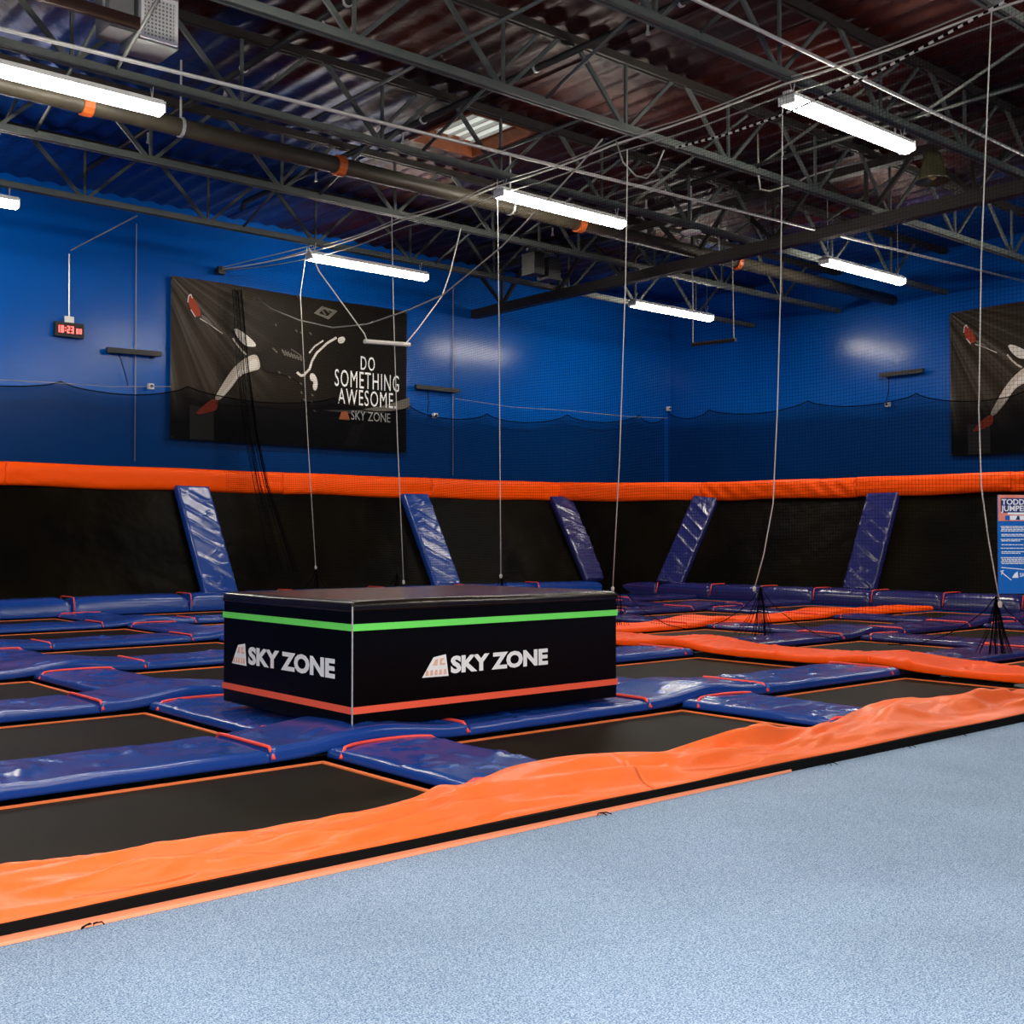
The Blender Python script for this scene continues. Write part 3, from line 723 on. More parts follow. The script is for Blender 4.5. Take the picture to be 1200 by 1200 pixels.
# ------------------------------------------------------------------ the big foam box
BW, BD, BH, BZ = 1.80, 1.33, .598, .088
bo = thing('foam_box', 'long black vinyl foam box with green and coral stripes on the blue pads', 'box', (3.07, 4.75, BZ))
def rbox(mb, a, b, r=.012):
    import bmesh
    bm = bmesh.new(); bmesh.ops.create_cube(bm, size=1)
    for v in bm.verts: v.co = Vector([(a[i] + b[i]) / 2 + v.co[i] * (b[i] - a[i]) for i in range(3)])
    bmesh.ops.bevel(bm, geom=bm.edges[:], offset=r, segments=3, affect='EDGES', profile=.6)
    bm.verts.index_update(); mb.add([v.co[:] for v in bm.verts], [[v.index for v in f.verts] for f in bm.faces]); bm.free(); return mb
obj('body', rbox(MB(), (0, 0, 0), (BW, BD, BH - .03)), M['boxv'], bo, smooth=False)
lid = cushion(MB(), BW + .006, BD + .006, .05, r=.03, nx=26, ny=16, seed=9, wr=.004, kmax=7)
obj('lid', lid, M['boxtop'], bo, smooth=True, loc=(-.003, -.003, BH - .035))['label'] = 'mottled glossy lid'
t_ = .0035
obj('green_stripe', MB().box((-t_, -t_, .471), (BW + t_, 0.0, .504)).box((-t_, 0, .471), (0, BD + t_, .504)), M['green'], bo)['label'] = 'neon green stripe'
obj('coral_stripe', MB().box((-t_, -t_, .074), (BW + t_, 0.0, .108)).box((-t_, 0, .074), (0, BD + t_, .108)), M['coralstripe'], bo)['label'] = 'coral stripe'
obj('corner_seam', MB().tube([(-.003, -.003, .02), (-.003, -.003, BH - .01)], .004, 6), M['seam'], bo)
def box_print(parent, s, width, height, loc, rz, ew, off):
    """logo + words on a box side; local x to the right, facing -y"""
    e = bpy.data.objects.new('brand_print', None); COL.objects.link(e); e.parent = parent; e.location = Vector(loc) * CAM_SCALE; e.rotation_euler = (0, 0, rz); e.empty_display_size = .05
    eh = height * 1.12; K = ew / (eh * 1.28)
    lg = MB().prism([(x * K, z) for x, z in [(0, 0), (eh * 1.28, -eh * .02), (eh * 1.15, eh * 1.05), (eh * .55, eh * .95)]], 0, -.002)
    obj('emblem', lg, M['white'], e)
    em = MB(); h = eh
    for k in range(5):
        x = h * (.14 + .22 * k); em.prism([(x, h * .08), (x + h * .16, h * .08), (x + h * .14, h * .33), (x + h * .04, h * .33)], -.002, -.0032)
    em.prism([(h * .50, h * .55), (h * .72, h * .55), (h * .76, h * .86), (h * .62, h * .84)], -.002, -.0032)
    em.prism([(h * .84, h * .55), (h * 1.12, h * .55), (h * 1.10, h * .64), (h * .92, h * .64), (h * 1.06, h * .88), (h * .86, h * .87)], -.002, -.0032)
    em.v = [(p[0] * K, p[1], p[2]) for p in em.v]
    obj('emblem_pattern', em, M['paleorange'], e)['kind'] = 'stuff'
    me = text_mesh('SKY ZONE', 1.0, M['white'], extrude=.0, bold=.048, spacing=1.0)
    xs = [v.co.x for v in me.vertices]; zs = [v.co.z for v in me.vertices]
    W0 = max(xs) - min(xs); H0 = max(zs) - min(zs); sx = width / W0; sz = height * .98 / H0
    me.transform(Matrix.Translation((-min(xs), 0, -min(zs)))); me.transform(Matrix.Diagonal((sx * CAM_SCALE, 1, sz * CAM_SCALE, 1)))
    link('lettering', me, e, (off, -.003, height * .08))
    return e
box_print(bo, 'SKY ZONE', .67, .092, (.41, -.001, .218), 0, .165, .178)
box_print(bo, 'SKY ZONE', .88, .100, (-.001, 1.22, .222), -math.pi / 2, .165, .19)

# ------------------------------------------------------------------ posters
CAM_SCALE, ZO = 1.0, 0.0
PWD, PHT = 5.28, 3.0
def ppt(cx, cy):                               # from the enlarged view of the left poster to poster coordinates
    p = at(180 + cx / 3.75, 310 + cy / 3.75, y=20.3); return (p.x - 9.16, p.z - 2.83)
def chaikin(pts, n=2):
    for _ in range(n):
        q = []
        for i in range(len(pts)):
            a, b = pts[i], pts[(i + 1) % len(pts)]; q += [(a[0] * .75 + b[0] * .25, a[1] * .75 + b[1] * .25), (a[0] * .25 + b[0] * .75, a[1] * .25 + b[1] * .75)]
        pts = q
    return pts
def poly_part(name, pts, m, parent, d):
    if name.startswith('figure'): pts = chaikin(pts)
    mb = MB().prism([ppt(*p) for p in pts], -d, -d - .004); return obj(name, mb, m, parent)
def strip(mb, pts, w, d):
    P = [Vector((ppt(*p)[0], 0, ppt(*p)[1])) for p in pts]
    for i, (a, b) in enumerate(zip(P[:-1], P[1:])):
        t = (b - a).normalized(); n = Vector((-t.z, 0, t.x)) * (w / 2)
        mb.add([a - n + Vector((0, -d, 0)), b - n + Vector((0, -d, 0)), b + n + Vector((0, -d, 0)), a + n + Vector((0, -d, 0))], [(0, 1, 2, 3)])
po = thing('poster', 'large dark banner of a leaping figure reading DO SOMETHING AWESOME on the left wall', 'poster', (9.16, 20.3, 2.83))
rngp = random.Random(8); wn = vnoise(rngp, 7, .012, 2.5)
G = []
for i in range(67):
    x = PWD * i / 66; row = []
    for j in range(39):
        z = PHT * j / 38
        a = math.atan2(x + .05, PHT - z + .25); rr = math.hypot(x, PHT - z)
        f = .022 * math.sin(a * 26) * math.exp(-(rr - 1.2) ** 2 / 1.6) * math.exp(-x / 2.0) + wn(x, z) + .01 * math.sin(9 * z + 1.3 * math.sin(x * 2)) * math.exp(-(PHT - z) * 1.5)
        row.append((x, -.012 + f * .6, z + .012 * math.sin(x * 1.7) * (j / 38)))
    G.append(row)
obj('canvas', MB().grid([list(r) for r in G]), M['canvas'], po, smooth=True)
D = .03
poly_part('figure_leg', [(262, 590), (300, 525), (345, 455), (400, 410), (445, 392), (462, 420), (466, 462), (425, 470), (375, 488), (340, 540), (300, 585), (278, 600)], M['skin'], po, D)
poly_part('figure_leg_light', [(276, 594), (318, 545), (350, 505), (368, 470), (410, 432), (448, 408), (458, 455), (415, 466), (372, 484), (335, 535), (296, 582)], M['skinhi'], po, D + .005)
poly_part('figure_shoe', [(178, 655), (225, 612), (262, 588), (282, 600), (276, 640), (240, 650), (195, 660)], M['redshoe'], po, D + .002)
poly_part('figure_shoe', [(150, 128), (168, 140), (196, 190), (208, 225), (180, 232), (160, 205), (146, 160)], M['redshoe'], po, D + .002)
mb = MB(); strip(mb, [(146, 168), (150, 140), (160, 132), (166, 150)], .02, D + .008); strip(mb, [(160, 200), (180, 232)], .02, D + .008); obj('shoe_highlight', mb, M['skinhi'], po)
poly_part('figure_shin', [(205, 218), (230, 235), (255, 262), (262, 280), (232, 260), (206, 232)], M['greyprint'], po, D)
poly_part('figure_thigh', [(345, 280), (372, 285), (420, 322), (448, 352), (442, 364), (400, 360), (366, 325)], M['skinhi'], po, D)
mb = MB(); strip(mb, [(345, 325), (362, 352), (385, 380), (408, 400)], .035, D + .004); strip(mb, [(200, 238), (240, 262), (300, 305)], .02, D + .004); obj('limb_outline', mb, M['skin'], po)
poly_part('figure_body', [(446, 385), (520, 365), (600, 372), (660, 418), (690, 452), (712, 500), (716, 590), (690, 640), (672, 600), (650, 520), (560, 480), (470, 470)], M['figdark'], po, D - .003)
mb = MB()
for k in range(7): strip(mb, [(560 + 13 * k, 374 + 5 * k), (575 + 12 * k, 400 + 4 * k)], .035, D + .004)
strip(mb, [(520, 368), (540, 388)], .03, D + .004); strip(mb, [(600, 372), (640, 398), (662, 425)], .02, D + .004); obj('shirt_highlight', mb, M['greyprint'], po)['kind'] = 'stuff'
mb = MB(); strip(mb, [(655, 488), (682, 460), (692, 425), (712, 390), (760, 345), (800, 322)], .045, D + .004); strip(mb, [(680, 390), (704, 360), (742, 335)], .03, D + .004); strip(mb, [(626, 474), (645, 490), (662, 484)], .05, D + .004); obj('figure_arm', mb, M['skinhi'], po)
poly_part('figure_hand', [(806, 322), (832, 316), (840, 332), (826, 350), (806, 344)], M['skinhi'], po, D)
poly_part('figure_face', [(682, 480), (700, 478), (714, 500), (718, 535), (706, 560), (694, 540), (700, 515), (684, 510)], M['skinhi'], po, D + .002)
mb = MB()
for x, y in ((545, 470), (590, 492), (640, 520), (642, 560), (690, 570), (700, 640), (688, 600), (655, 590), (620, 288), (640, 296), (682, 300), (530, 262)): strip(mb, [(x, y), (x + 8, y + 9)], .03, D + .004)
obj('light_speck', mb, M['greyprint'], po)['kind'] = 'stuff'
fr = MB(); c4 = [(700, 215), (735, 184), (805, 205), (765, 242)]; c4b = [(722, 215), (742, 197), (782, 208), (760, 228)]
for i in range(4):
    a, b, c, d_ = ppt(*c4[i]), ppt(*c4[(i + 1) % 4]), ppt(*c4b[(i + 1) % 4]), ppt(*c4b[i]); fr.add([(p[0], -D - .003, p[1]) for p in (a, b, c, d_)], [(0, 1, 2, 3)])
strip(fr, [(735, 200), (752, 222)], .03, D + .004); strip(fr, [(752, 197), (770, 214)], .02, D + .004)
obj('printed_vent', fr, M['greyprint'], po)
# curved pale band, bottom right
poly_part('printed_floor', [(740, 640), (900, 640), (1030, 615), (1122, 584), (1122, 634), (1000, 652), (860, 655)], M['greyprint'], po, D - .006)
poly_part('printed_panel', [(155, 615), (262, 640), (262, 772), (157, 768)], M['dimprint'], po, D - .012)
poly_part('printed_panel', [(870, 700), (925, 700), (890, 800), (830, 798)], M['figdark'], po, D - .012)
def fit_text(s, m, parent, corners, bold=.0, d=D + .006, name='lettering', spacing=1.0):
    (xa, za), (xb, zb) = ppt(*corners[0]), ppt(*corners[1])
    me = text_mesh(s, 1.0, m, bold=bold, spacing=spacing, name=name)
    xs = [v.co.x for v in me.vertices]; zs = [v.co.z for v in me.vertices]
    me.transform(Matrix.Translation((-min(xs), 0, -min(zs)))); me.transform(Matrix.Diagonal(((xb - xa) / (max(xs) - min(xs)), 1, (zb - za) / (max(zs) - min(zs)), 1)))
    return link(name, me, parent, (xa, -d, za))
fit_text('DO', M['white'], po, ((906, 463), (968, 410)), .0, spacing=1.2)
fit_text('SOMETHING', M['white'], po, ((792, 534), (1074, 490)), .0, spacing=1.15)
fit_text('AWESOME.', M['white'], po, ((806, 612), (1060, 567)), .0, spacing=1.15)
fit_text('SKY ZONE', M['white'], po, ((864, 682), (1036, 656)), .0)
poly_part('emblem', [(810, 680), (822, 648), (848, 646), (858, 684)], M['orangeprint'], po, D)
for (x, z) in ((.03, .03), (.03, PHT - .03), (PWD - .03, .03), (PWD - .03, PHT - .03), (PWD / 2, PHT - .03)):
    obj('grommet', MB().tube([(x, -.022, z), (x, -.035, z)], .022, 10), M['black'], po)
p2 = dup(po, (XW - .1, 12.55, 2.72), -math.pi / 2, 'large dark banner cut by the right edge, hanging on the right wall')
po['group'] = p2['group'] = 'wall banners'

# ------------------------------------------------------------------ nets
def net_cords(y0, y1, z0f, z1f, xf, cell, r):
    v = []; f = []
    def ribbon(pts, horiz):
        o = len(v)
        for (x, y, z) in pts:
            for k in range(3):
                a = 2.0944 * k
                v.append((x + r * math.cos(a), y + (0 if horiz else r * math.sin(a)), z + (r * math.sin(a) if horiz else 0)))
        for i in range(len(pts) - 1):
            for k in range(3): f.append((o + 3 * i + k, o + 3 * i + (k + 1) % 3, o + 3 * i + 3 + (k + 1) % 3, o + 3 * i + 3 + k))
    y = y0
    while y <= y1:
        n = 16; za, zb = z0f(y), z1f(y)
        ribbon([(xf(y, za + (zb - za) * i / n), y, za + (zb - za) * i / n) for i in range(n + 1)], False); y += cell
    z = -0.1
    while z < 6.1:
        seg = []; y = y0
        while y <= y1:
            zz = z + .02 * math.sin(y * 1.9 + z)
            if z0f(y) <= zz <= z1f(y): seg.append((xf(y, zz), y, zz))
            elif len(seg) > 1: ribbon(seg, True); seg = []
            else: seg = []
            y += .16
        if len(seg) > 1: ribbon(seg, True)
        z += cell
    me = bpy.data.meshes.new('net_mesh'); me.from_pydata(v, [], f); me.materials.append(M['cord']); return me
XN = 10.72
ropeY = [17.75, 15.3, 12.72, 10.4, 8.2, 5.45]
xf = lambda y, z: XN - .60 * max(0, y - 17.75) / 2.4 + .05 * math.sin(y * 1.7 + .6 * z) + .03 * math.sin(4.1 * y + z) * max(0, 1 - z / 3)
zlow = lambda y: -.08 + .50 * max(math.exp(-((y - q) / .35) ** 2) for q in ropeY)
ztop = lambda y: 6.06 - .05 * math.sin(math.pi * min(1, max(0, (min([q for q in ropeY + [20.35] if q >= y] or [20.35]) - y) / 2.5)))
nt_ = thing('divider_net', 'tall black net curtain hung on white ropes across the trampoline court', 'net', (0, 0, 0))
q = link('net_mesh', net_cords(3.3, 20.3, zlow, ztop, xf, .038, .0014), nt_); q['kind'] = 'stuff'
# gathered folds at the bottom of each rope and at the wall
rngn = random.Random(4)
for i, y in enumerate(ropeY + [20.15]):
    mb = MB(); heavy = i in (4, 5)
    if i < 6:
        for k in range(26 if heavy else 14):
            dy = rngn.gauss(0, .11) * (1 if heavy else .6); dx = rngn.uniform(-.08, .08)
            mb.tube([(XN, y, .46), (XN + dx * .5, y + dy * .2, .30), (XN + dx, y + dy * .5, .10), (XN + dx * 1.5, y + dy, -.09)], .0035, 4)
        for s in (-1, 1):
            w_ = 1.15
            mb.tube([(XN, y, .46)] + [(XN, y + s * w_ * t, -.08 + .5 * (1 - t) ** 2.2) for t in (.1, .25, .45, .7, 1)], .005, 5)
    else:
        for k in range(26):
            dy = rngn.uniform(-.35, .0); dx = rngn.uniform(-.12, .12); mb.tube([(XN - .35 + dx * .8, 20.1 + dy * .3, 5.7), (XN - .25 + dx, 20.05 + dy * .4, 4.2), (XN - .15 + dx, 20.0 + dy * .8, 3.0), (XN - .05 + dx, 19.8 + dy, 2.0), (XN + dx * 2, 19.1 + dy * 1.6, .4)], .0038, 4)
    o = obj('net_gather', mb, M['cord'], nt_)
# head cables along the top of the net
for k, (dz, r_, m) in enumerate(((.0, .012, 'rope'), (-.1, .009, 'cable'), (.1, .009, 'cable'))):
    pts = []
    for i in range(41):
        y = 3.1 + 17.2 * i / 40; s = math.sin(math.pi * ((y - 3.05) % 2.45) / 2.45)
        pts.append((XN + .04 * k - .6 * max(0, y - 17.75) / 2.4, y, 6.07 + dz * (1 - max(0, y - 17.75) / 2.7) - (.03 + .01 * k) * s))
    tag(obj('head_cable', MB().tube(pts, r_, 6), M[m], smooth=True), ['pale rope threaded along the top of the divider net', 'lower grey cable along the top of the divider net', 'upper grey cable along the top of the divider net'][k], 'cable')
# dashed rope: white and dark bands
t = thing('dashed_rope', 'black and white dashed rope sagging at the top right of the picture', 'rope', (0, 0, 0))
pts = [at(u, v, x=XN - .12) for u, v in ((792, 173), (850, 158), (913, 136), (970, 111), (1033, 82), (1100, 45), (1177, 2), (1215, -22))]
P = []
for a, b in zip(pts[:-1], pts[1:]):
    n = max(1, int((b - a).length / .05)); P += [a.lerp(b, i / n) for i in range(n)]
obj('core', MB().tube(P, .010, 6), M['cord'], t); mb = MB()
for i in range(0, len(P) - 1, 2): mb.tube([P[i], P[i + 1]], .013, 6)
obj('white_marks', mb, M['rope'], t)['kind'] = 'stuff'
# hanging ropes
RP = [[(360, 290), (358, 303), (352, 345), (361, 520), (370, 665)], [(459, 252), (461, 360), (466, 520), (473, 682)], [(583, 210), (583, 235), (585, 400), (586, 560), (587, 675)], [(735, 175), (735, 210), (733, 330), (726, 540), (718, 690)],
      [(919, 108), (917, 130), (915, 330), (911, 480), (906, 590), (895, 650), (884, 690)], [(1162, 12), (1158, 100), (1150, 300), (1147, 480), (1150, 570), (1158, 630), (1172, 708)]]
RL = ['white net rope hanging across the left of the poster', 'white net rope hanging across the lettering of the poster', 'white net rope hanging from the middle strip light behind the black box', 'white net rope ending at the right end of the black box',
      'white net rope left of the right-hand slanted pads, ending at a bunch of net', 'white net rope passing behind the blue sign']
for pl, lab in zip(RP, RL):
    pts = [at(u, v, x=XN - .03) for u, v in pl]
    t = thing('net_rope', lab, 'rope', pts[-1], group='white ropes of the divider net')
    obj('rope', MB().tube([p - pts[-1] for p in pts], .0068, 6), M['rope'], t, smooth=True)
    obj('knot', MB().lathe([(0, .03), (.02, .02), (.022, 0), (.015, -.03), (0, -.035)], 8), M['rope'], t)
# perimeter netting in front of the blue walls, scalloped top
def perim(lab, pk, axis, fixed, z0):
    """pk: list of (coordinate along wall, z at peak); sag between peaks"""
    mb = MB(); t = thing('wall_netting', lab, 'net', (0, 0, 0)); G = []; top = []
    for (a, za), (b, zb) in zip(pk[:-1], pk[1:]):
        n = 14
        for i in range(n):
            u = i / n; s = math.sin(math.pi * u) ** .65
            z = za + (zb - za) * u - .19 * s; c = a + (b - a) * u
            top.append((c, z))
    top.append(pk[-1])
    for c, z in top:
        G.append([(fixed + .03 * math.sin(c * 3), c, zz) if axis == 'y' else (c, fixed + .03 * math.sin(c * 3), zz) for zz in (z, z0 + (z - z0) * .5, z0)])
    mb.grid(G); q = obj('netting', mb, M['net'], t); q['kind'] = 'stuff'
    pts = [G[i][0] for i in range(len(G))]
    obj('top_cord', MB().tube(pts, .011, 5), M['cord'], t)
    return t
FL = 20.16
pkl = [(at(u, v, y=FL).x, at(u, v, y=FL).z) for u, v in ((72, 447), (220, 453), (392, 466), (480, 476), (570, 485), (665, 486), (750, 486))]
pkl = [(4.3, pkl[0][1] + .02)] + pkl + [(22.4, pkl[-1][1] + .02)]
perim('sheer black netting with scalloped top hung in front of the left blue wall', pkl, 'x', FL, 2.2)
FR = 22.5
pkr = [(at(u, v, x=FR).y, at(u, v, x=FR).z) for u, v in ((831, 480), (947, 470), (1073, 461), (1200, 458))]
pkr = [(20.1, pkr[0][1] + .05)] + pkr + [(pkr[-1][0] - 3, pkr[-1][1])]
perim('sheer black netting with scalloped top hung in front of the right blue wall', pkr, 'y', FR, 2.0)
tag(obj('guy_wire', MB().tube([at(u, v, y=20.05) for u, v in ((0, 445), (72, 449), (130, 453), (200, 453))], .006, 5), M['cable']), 'thin wire strung across the left wall beneath the clock', 'wire')
tag(obj('guy_wire', MB().tube([at(u, v, y=20.05) for u, v in ((533, 467), (600, 477), (665, 481), (735, 488), (783, 490))], .006, 5), M['cable']), 'thin wire strung along the left wall near the room corner', 'wire')

# ------------------------------------------------------------------ things on the walls
ck = at(81, 387, y=20.3)
t = thing('digital_clock', 'black digital wall clock showing 10:23 00 in red', 'clock', (ck.x, 20.3, ck.z - .12))
obj('case', MB().box((-.25, -.03, 0), (.25, .06, .25)), M['black'], t)
def digits(s, x, z, h, w_, gap, parent):
    SEG = {'0': 'abcdef', '1': 'bc', '2': 'abged', '3': 'abgcd'}
    th = h * .14
    for c in s:
        if c == ':':
            obj('digit', MB().box((x, -.034, z + h * .25), (x + th, -.03, z + h * .25 + th)).box((x, -.034, z + h * .65), (x + th, -.03, z + h * .65 + th)), M['led'], parent); x += th * 2.2; continue
        if c == ' ': x += w_ * .6; continue
        mb = MB()
        R_ = dict(a=(0, h - th, w_, h), g=(0, (h - th) / 2, w_, (h + th) / 2), d=(0, 0, w_, th), f=(0, h / 2, th, h), b=(w_ - th, h / 2, w_, h), e=(0, 0, th, h / 2), c=(w_ - th, 0, w_, h / 2))
        for q in SEG[c]:
            a = R_[q]; mb.box((x + a[0], -.034, z + a[1]), (x + a[2], -.03, z + a[3]))
        obj('digit', mb, M['led'], parent); x += w_ + gap
digits('10:23', -.215, .065, .12, .045, .022, t); digits('00', .115, .07, .085, .036, .018, t)
obj('hanging_bracket', MB().box((-.08, -.01, .25), (.08, .03, .36)), M['conduit'], t)
c0 = at(82, 368, y=20.32); c1 = at(82, 297, y=20.32)
tag(obj('wall_conduit', MB().tube([(c0.x, 20.36, c0.z - .05), (c1.x, 20.36, c1.z)], .014, 6), M['conduit']), 'thin grey conduit running down to the digital clock', 'conduit')
a = at(84, 293, y=20.3); b = at(163, 255, y=17.72)
tag(obj('power_cable', MB().tube([(a.x, 20.33, a.z), (b.x, 17.8, 6.1)], .013, 6), M['cable']), 'dark cable slanting from the clock conduit up to the nearest joist', 'cable')
a = at(160, 262, y=20.36); b = at(156, 540, y=20.36)
tag(obj('wall_conduit', MB().tube([(a.x, 20.36, a.z), (a.x, 20.36, 2.4)], .010, 6), M['cable']), 'slim vertical conduit on the blue wall right of the clock', 'conduit')
a = at(531, 335, y=20.36)
tag(obj('wall_conduit', MB().tube([(a.x, 20.36, a.z), (a.x, 20.36, 2.4)], .010, 6), M['cable']), 'slim vertical conduit on the blue wall right of the poster', 'conduit')
# dark wall bars (rails)
def wall_bar(pa, pb, axis, fixed, lab):
    A = at(*pa, **{axis: fixed}); B = at(*pb, **{axis: fixed}); t = thing('wall_rail', lab, 'rail', A, group='black wall rails'); d_ = B - A; L = d_.length
    t.rotation_euler = (0, 0, math.atan2(d_.y, d_.x)); dz = d_.z
    obj('rail', MB().bar((0, 0, 0), (L, 0, dz), .07, .09), M['black'], t)
    for x in (.12, L - .12): obj('bracket', MB().bar((x, 0, .0), (x, .14 if axis == 'y' else .14, .0), .04, .05).bar((x, .1, -.05), (x, .1, .06), .05, .05), M['black'], t)
wall_bar((125, 410), (189, 415), 'y', 20.26, 'black horizontal rail on the blue wall left of the poster')
wall_bar((487, 453), (538, 458), 'y', 20.26, 'black horizontal rail on the blue wall right of the poster lettering')
wall_bar((1031, 440), (1082, 434), 'x', 22.78, 'black horizontal rail on the right wall left of the cut-off banner')
for u, v, ax, fx, lab in ((176, 453, 'y', 20.3, 'small white camera on the wall between the clock and the poster'), (509, 487, 'y', 20.3, 'small white camera below the rail right of the poster'), (783, 479, 'y', 20.3, 'small white camera in the room corner'), (1041, 474, 'x', 22.83, 'small white camera below the rail on the right wall')):
    p = at(u, v, **{ax: fx}); t = thing('security_camera', lab, 'camera', p, 0 if ax == 'y' else -math.pi / 2, 'small wall cameras')
    obj('body', MB().box((-.05, -.06, -.05), (.05, .02, .05)), M['housing'], t); obj('camera_lens', MB().tube([(0, -.06, 0), (0, -.085, 0)], .028, 10), M['black'], t); obj('mount', MB().bar((0, .02, 0), (0, .10, 0), .03, .03), M['black'], t)
for pa, pb, ax, fx, lab in (((138, 411), (150, 452), 'y', 20.28, 'cable drooping from the rail left of the poster'), ((501, 454), (501, 484), 'y', 20.28, 'cable drooping from the rail right of the poster'), ((1042, 438), (1039, 470), 'x', 22.8, 'cable drooping from the rail on the right wall')):
    A = at(*pa, **{ax: fx}); B = at(*pb, **{ax: fx}); tag(obj('power_cable', MB().tube([A, A.lerp(B, .5) + Vector((.03, 0, -.05)), B], .008, 5), M['cord']), lab, 'cable')
p = at(259, 317, y=20.2); t = thing('net_pulley', 'black pulley block above the top left of the poster', 'pulley', (p.x, 20.2, p.z), 0)
obj('block', MB().box((-.07, -.05, -.07), (.07, .05, .07)), M['black'], t); obj('wall_plate', MB().box((-.05, .05, -.05), (.05, .19, .05)), M['black'], t)
q_ = at(362, 287, x=XN)
tag(obj('net_cable', MB().tube([(p.x, 20.15, p.z + .05), (XN - .05, 17.75, 6.16)], .009, 6), M['cable']), 'cable rising from the black pulley to the nearest joist', 'cable')
# sagging rope and the two trapeze bars
sag = [at(u, v, y=yy) for u, v, yy in ((706, 163, 10.3), (650, 226, 11.3), (587, 290, 12.5), (520, 345, 14), (480, 363, 15), (430, 380, 16), (390, 384, 17), (350, 375, 18), (318, 362, 19), (300, 350, 20.1))]
tag(obj('sagging_rope', MB().tube(sag, .011, 6), M['cable'], smooth=True), 'grey rope sagging from the ceiling down across the poster', 'rope')
def trapeze(pa, pb, ya, ups, lab, m='rope'):
    A = at(*pa, **ya); B = at(*pb, **ya); t = thing('trapeze_bar', lab, 'bar', A, group='hanging bars')
    obj('bar', MB().tube([Vector((0, 0, 0)), B - A], .035, 8), M[m], t)
    for u in ups:
        P_ = [at(*q, **ya) - A for q in u]; obj('cord', MB().tube(P_, .010, 5), M['cable' if m != 'rope' else 'rope'], t)
trapeze((427, 400), (480, 404), dict(y=15.2), [[(430, 399), (427, 391), (374, 318), (362, 290)], [(476, 402), (490, 385), (518, 347), (528, 318), (540, 268)]], 'thin pale bar hanging on cords at the right of the poster')
trapeze((811, 404), (862, 398), dict(x=16.36), [[(812, 403), (812, 350), (811, 305)], [(860, 398), (859, 350), (858, 294)]], 'dark bar hanging on two cords near the room corner', 'black')
# loop of cable near the net head
pts = [at(u, v, x=10.6) for u, v in ((722, 165), (730, 190), (745, 206), (758, 209), (770, 196), (778, 176))]
tag(obj('cable_loop', MB().tube(pts, .010, 6), M['cable'], smooth=True), 'loop of grey cable dangling under the ceiling right of the middle strip light', 'cable')
pts = [at(u, v, y=10.22) for u, v in ((888, 157), (889, 205), (891, 222), (902, 224), (918, 219), (935, 214), (944, 208), (975, 198), (1050, 180))]
tag(obj('electrical_conduit', MB().tube(pts, .014, 6), M['cable'], smooth=True), 'bent conduit below the biggest strip light', 'conduit')

# ceiling odds and ends
v0 = at(185, 26, y=12.2)
t = thing('air_vent', 'white square ceiling air vent with grille at the top left', 'vent', (v0.x, 12.2, v0.z), 0)
obj('duct_box', MB().box((-.22, .0, -.24), (.24, .5, .62)), M['pendant'], t); obj('duct_side', MB().box((-.52, .05, -.17), (-.25, .45, .6)), M['pendant'], t)
fr = MB()
for a, b in (((-.20, -.03, -.22), (.22, 0, -.18)), ((-.20, -.03, .24), (.22, 0, .28)), ((-.20, -.03, -.18), (-.165, 0, .24)), ((.185, -.03, -.18), (.22, 0, .24))): fr.box(a, b)
obj('grille_frame', fr, M['white'], t); gb = MB()
for k in range(9): gb.box((-.165, -.02, -.15 + k * .043), (.185, -.01, -.136 + k * .043)); 
for k in range(8): gb.box((-.14 + k * .042, -.02, -.18), (-.126 + k * .042, -.01, .24))
obj('grille_bars', gb, M['white'], t)
obj('hanger', MB().bar((0, .25, .6), (0, .25, 7.1 - v0.z), .04, .04), M['steel'], t)
A = at(75, 2, y=11.6); B = at(163, 40, y=11.6)
t = thing('unistrut_beam', 'brown steel strut hanging in front of the white air vent', 'beam', A); obj('strut', MB().bar((-1.6, 0, 0), (B.x - A.x, 0, 0), .06, .12), M['brown'], t)
for x in (-1.2, -.1, .4): obj('hanger_rod', MB().tube([(x, 0, .05), (x, 0, 7.1 - A.z)], .012, 6), M['conduit'], t)
pl = at(1093, 200, z=5.9)
t = thing('pendant_lamp', 'unlit bell shaped pendant lamp hanging below the biggest strip light', 'lamp', (pl.x, pl.y, 5.75))
obj('shade', MB().lathe([(.03, .42), (.10, .38), (.14, .25), (.19, .05), (.23, .0), (.22, .01), (.18, .06), (.13, .25), (.09, .36)], 20), M['glass'], t, smooth=True)
obj('bulb', MB().lathe([(0, .02), (.05, .05), (.06, .11), (.03, .2), (.03, .3)], 12), M['amber'], t, smooth=True)
obj('cord', MB().tube([(0, 0, .4), (0, 0, 1.40)], .012, 6), M['black'], t)
dp = at(810, 273, z=6.1)
t = thing('ceiling_sensor', 'small white disc shaped sensor hanging left of the far right strip light', 'sensor', (dp.x, dp.y, 6.1))
obj('disc', MB().lathe([(0, -.03), (.08, -.03), (.17, .0), (.17, .02), (0, .03)], 16), M['housing'], t, smooth=True); obj('stem', MB().tube([(0, 0, .02), (0, 0, 1.0)], .015, 6), M['conduit'], t)
dp = at(632, 312, z=6.05); t = thing('speaker_cluster', 'dark cluster of loudspeakers hanging from the girder near the left wall', 'speaker', (dp.x, dp.y, 5.9))
obj('cabinet', MB().box((-.3, -.2, -.05), (-.05, .15, .35)), M['black'], t); obj('cabinet', MB().box((.05, -.2, -.1), (.35, .12, .3)), M['black'], t); obj('yoke', MB().bar((-.3, 0, .42), (.35, 0, .42), .05, .05).bar((0, 0, .3), (0, 0, 1.25), .04, .04), M['steel'], t)
for u, v in ((613, 310), (662, 299), (621, 318)): 
    pass

# ------------------------------------------------------------------ info sign at the right edge
sp = at(1166, 580, x=8.9); sb = at(1166, 700, x=8.9)
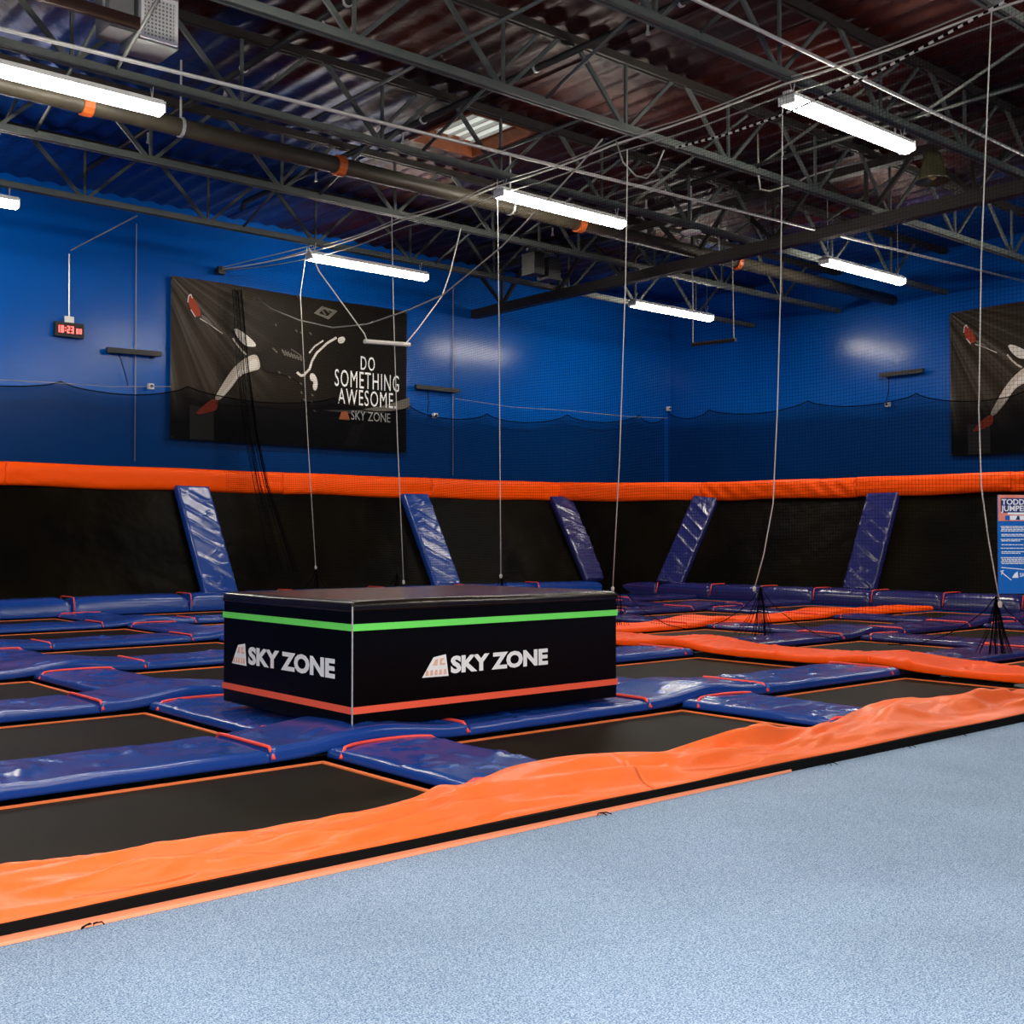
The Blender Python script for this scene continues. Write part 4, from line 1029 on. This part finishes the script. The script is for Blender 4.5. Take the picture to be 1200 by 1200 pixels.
# panel stands square to the carpet edge, slightly turned; left edge at the pixel column of its left side
SX, SY = at(1170, 640, y=4.3).x, 4.3
top = at(1171, 580, y=4.3).z; bot = at(1166, 696, y=4.3).z; SH = top - bot; SW = .50
ang = YAW - math.pi / 2 + .12
sg = thing('info_sign', 'blue and coral TODDLER JUMPERS rule sign on a stand at the right edge', 'sign', (SX, SY, 0), ang)
obj('board', MB().box((0, 0, bot), (SW, .012, top)), M['signblue'], sg)
obj('header_panel', MB().box((0, -.003, bot + SH * .735), (SW, 0, top)), M['signcoral'], sg)
obj('title_panel', MB().box((.02, -.005, bot + SH * .818), (SW * .86, -.003, bot + SH * .968)), M['signnavy'], sg)
put_text('title_lettering', 'TODDLER', SH * .078, M['white'], sg, (.026, -.006, bot + SH * .902), bold=.0014, sx=1.08)
put_text('title_lettering', 'JUMPERS', SH * .078, M['white'], sg, (.026, -.006, bot + SH * .836), bold=.0014, sx=1.08)
obj('title_ribbon', MB().box((.075, -.006, bot + SH * .800), (SW * .66, -.003, bot + SH * .822)), M['white'], sg)
obj('badge', MB().box((.055, -.006, bot + SH * .745), (.09, -.003, bot + SH * .79)), M['signblue'], sg)
obj('badge', MB().box((.09, -.006, bot + SH * .745), (SW * .6, -.003, bot + SH * .79)), M['white'], sg)
obj('pictogram', MB().prism([(.135, bot + SH * .748), (.145, bot + SH * .77), (.15, bot + SH * .788), (.165, bot + SH * .785), (.17, bot + SH * .748)], -.006, -.008), M['signnavy'], sg)
lines = [.695, .68, .665, .65, .615, .60, .565, .55, .51, .475, .44, .425, .38, .365, .35, .335, .32]
rs = random.Random(2); tx = MB()
for k, l in enumerate(lines):
    x = .018 + (.006 if k % 3 else 0); z = bot + SH * (l - .02); end = SW - .03 if k not in (7, 11) else SW * .35
    while x < end:                         # small print too fine to read: word-length bars
        w_ = rs.uniform(.012, .034); tx.box((x, -.003, z), (min(x + w_, end), -.001, z + SH * .0085)); x += w_ + .005
pq = obj('small_print', tx, M['white'], sg); pq['kind'] = 'stuff'
lf = MB()
def sw_(x, z): return (x, bot + SH * z)
for a, b in (((.02, .265), (.20, .245)), ((.02, .22), (.10, .135)), ((.012, .225), (.04, .235)), ((.018, .19), (.035, .225))):
    (x0, z0), (x1, z1) = sw_(*a), sw_(*b); dd = Vector((x1 - x0, 0, z1 - z0)).normalized(); n_ = Vector((-dd.z, 0, dd.x)) * .003
    lf.add([(x0 - n_.x, -.002, z0 - n_.z), (x1 - n_.x, -.002, z1 - n_.z), (x1 + n_.x, -.002, z1 + n_.z), (x0 + n_.x, -.002, z0 + n_.z)], [(0, 1, 2, 3)])
obj('leaping_figures', lf, M['white'], sg)
(a0, a1) = sw_(.10, .16)[0], sw_(.10, .16)[1]
obj('emblem', MB().prism([(.105, bot + SH * .16), (.125, bot + SH * .20), (.15, bot + SH * .225), (.155, bot + SH * .16)], -.001, -.003), M['white'], sg)
put_text('brand_lettering', 'SKY ZONE', SH * .055, M['white'], sg, (.165, -.003, bot + SH * .17), bold=.0005)
obj('lower_panel', MB().box((0, -.001, bot), (SW, 0.0, bot + SH * .11)), M['signblue'], sg)
obj('post', MB().tube([(SW * .62, .03, -0.10), (SW * .62, .03, top - .05)], .015, 8), M['black'], sg)
obj('stand_foot', MB().lathe([(0, 0), (.16, 0), (.16, .015), (.03, .03), (0, .03)], 20, (SW * .62, .03, -.125)), M['black'], sg)
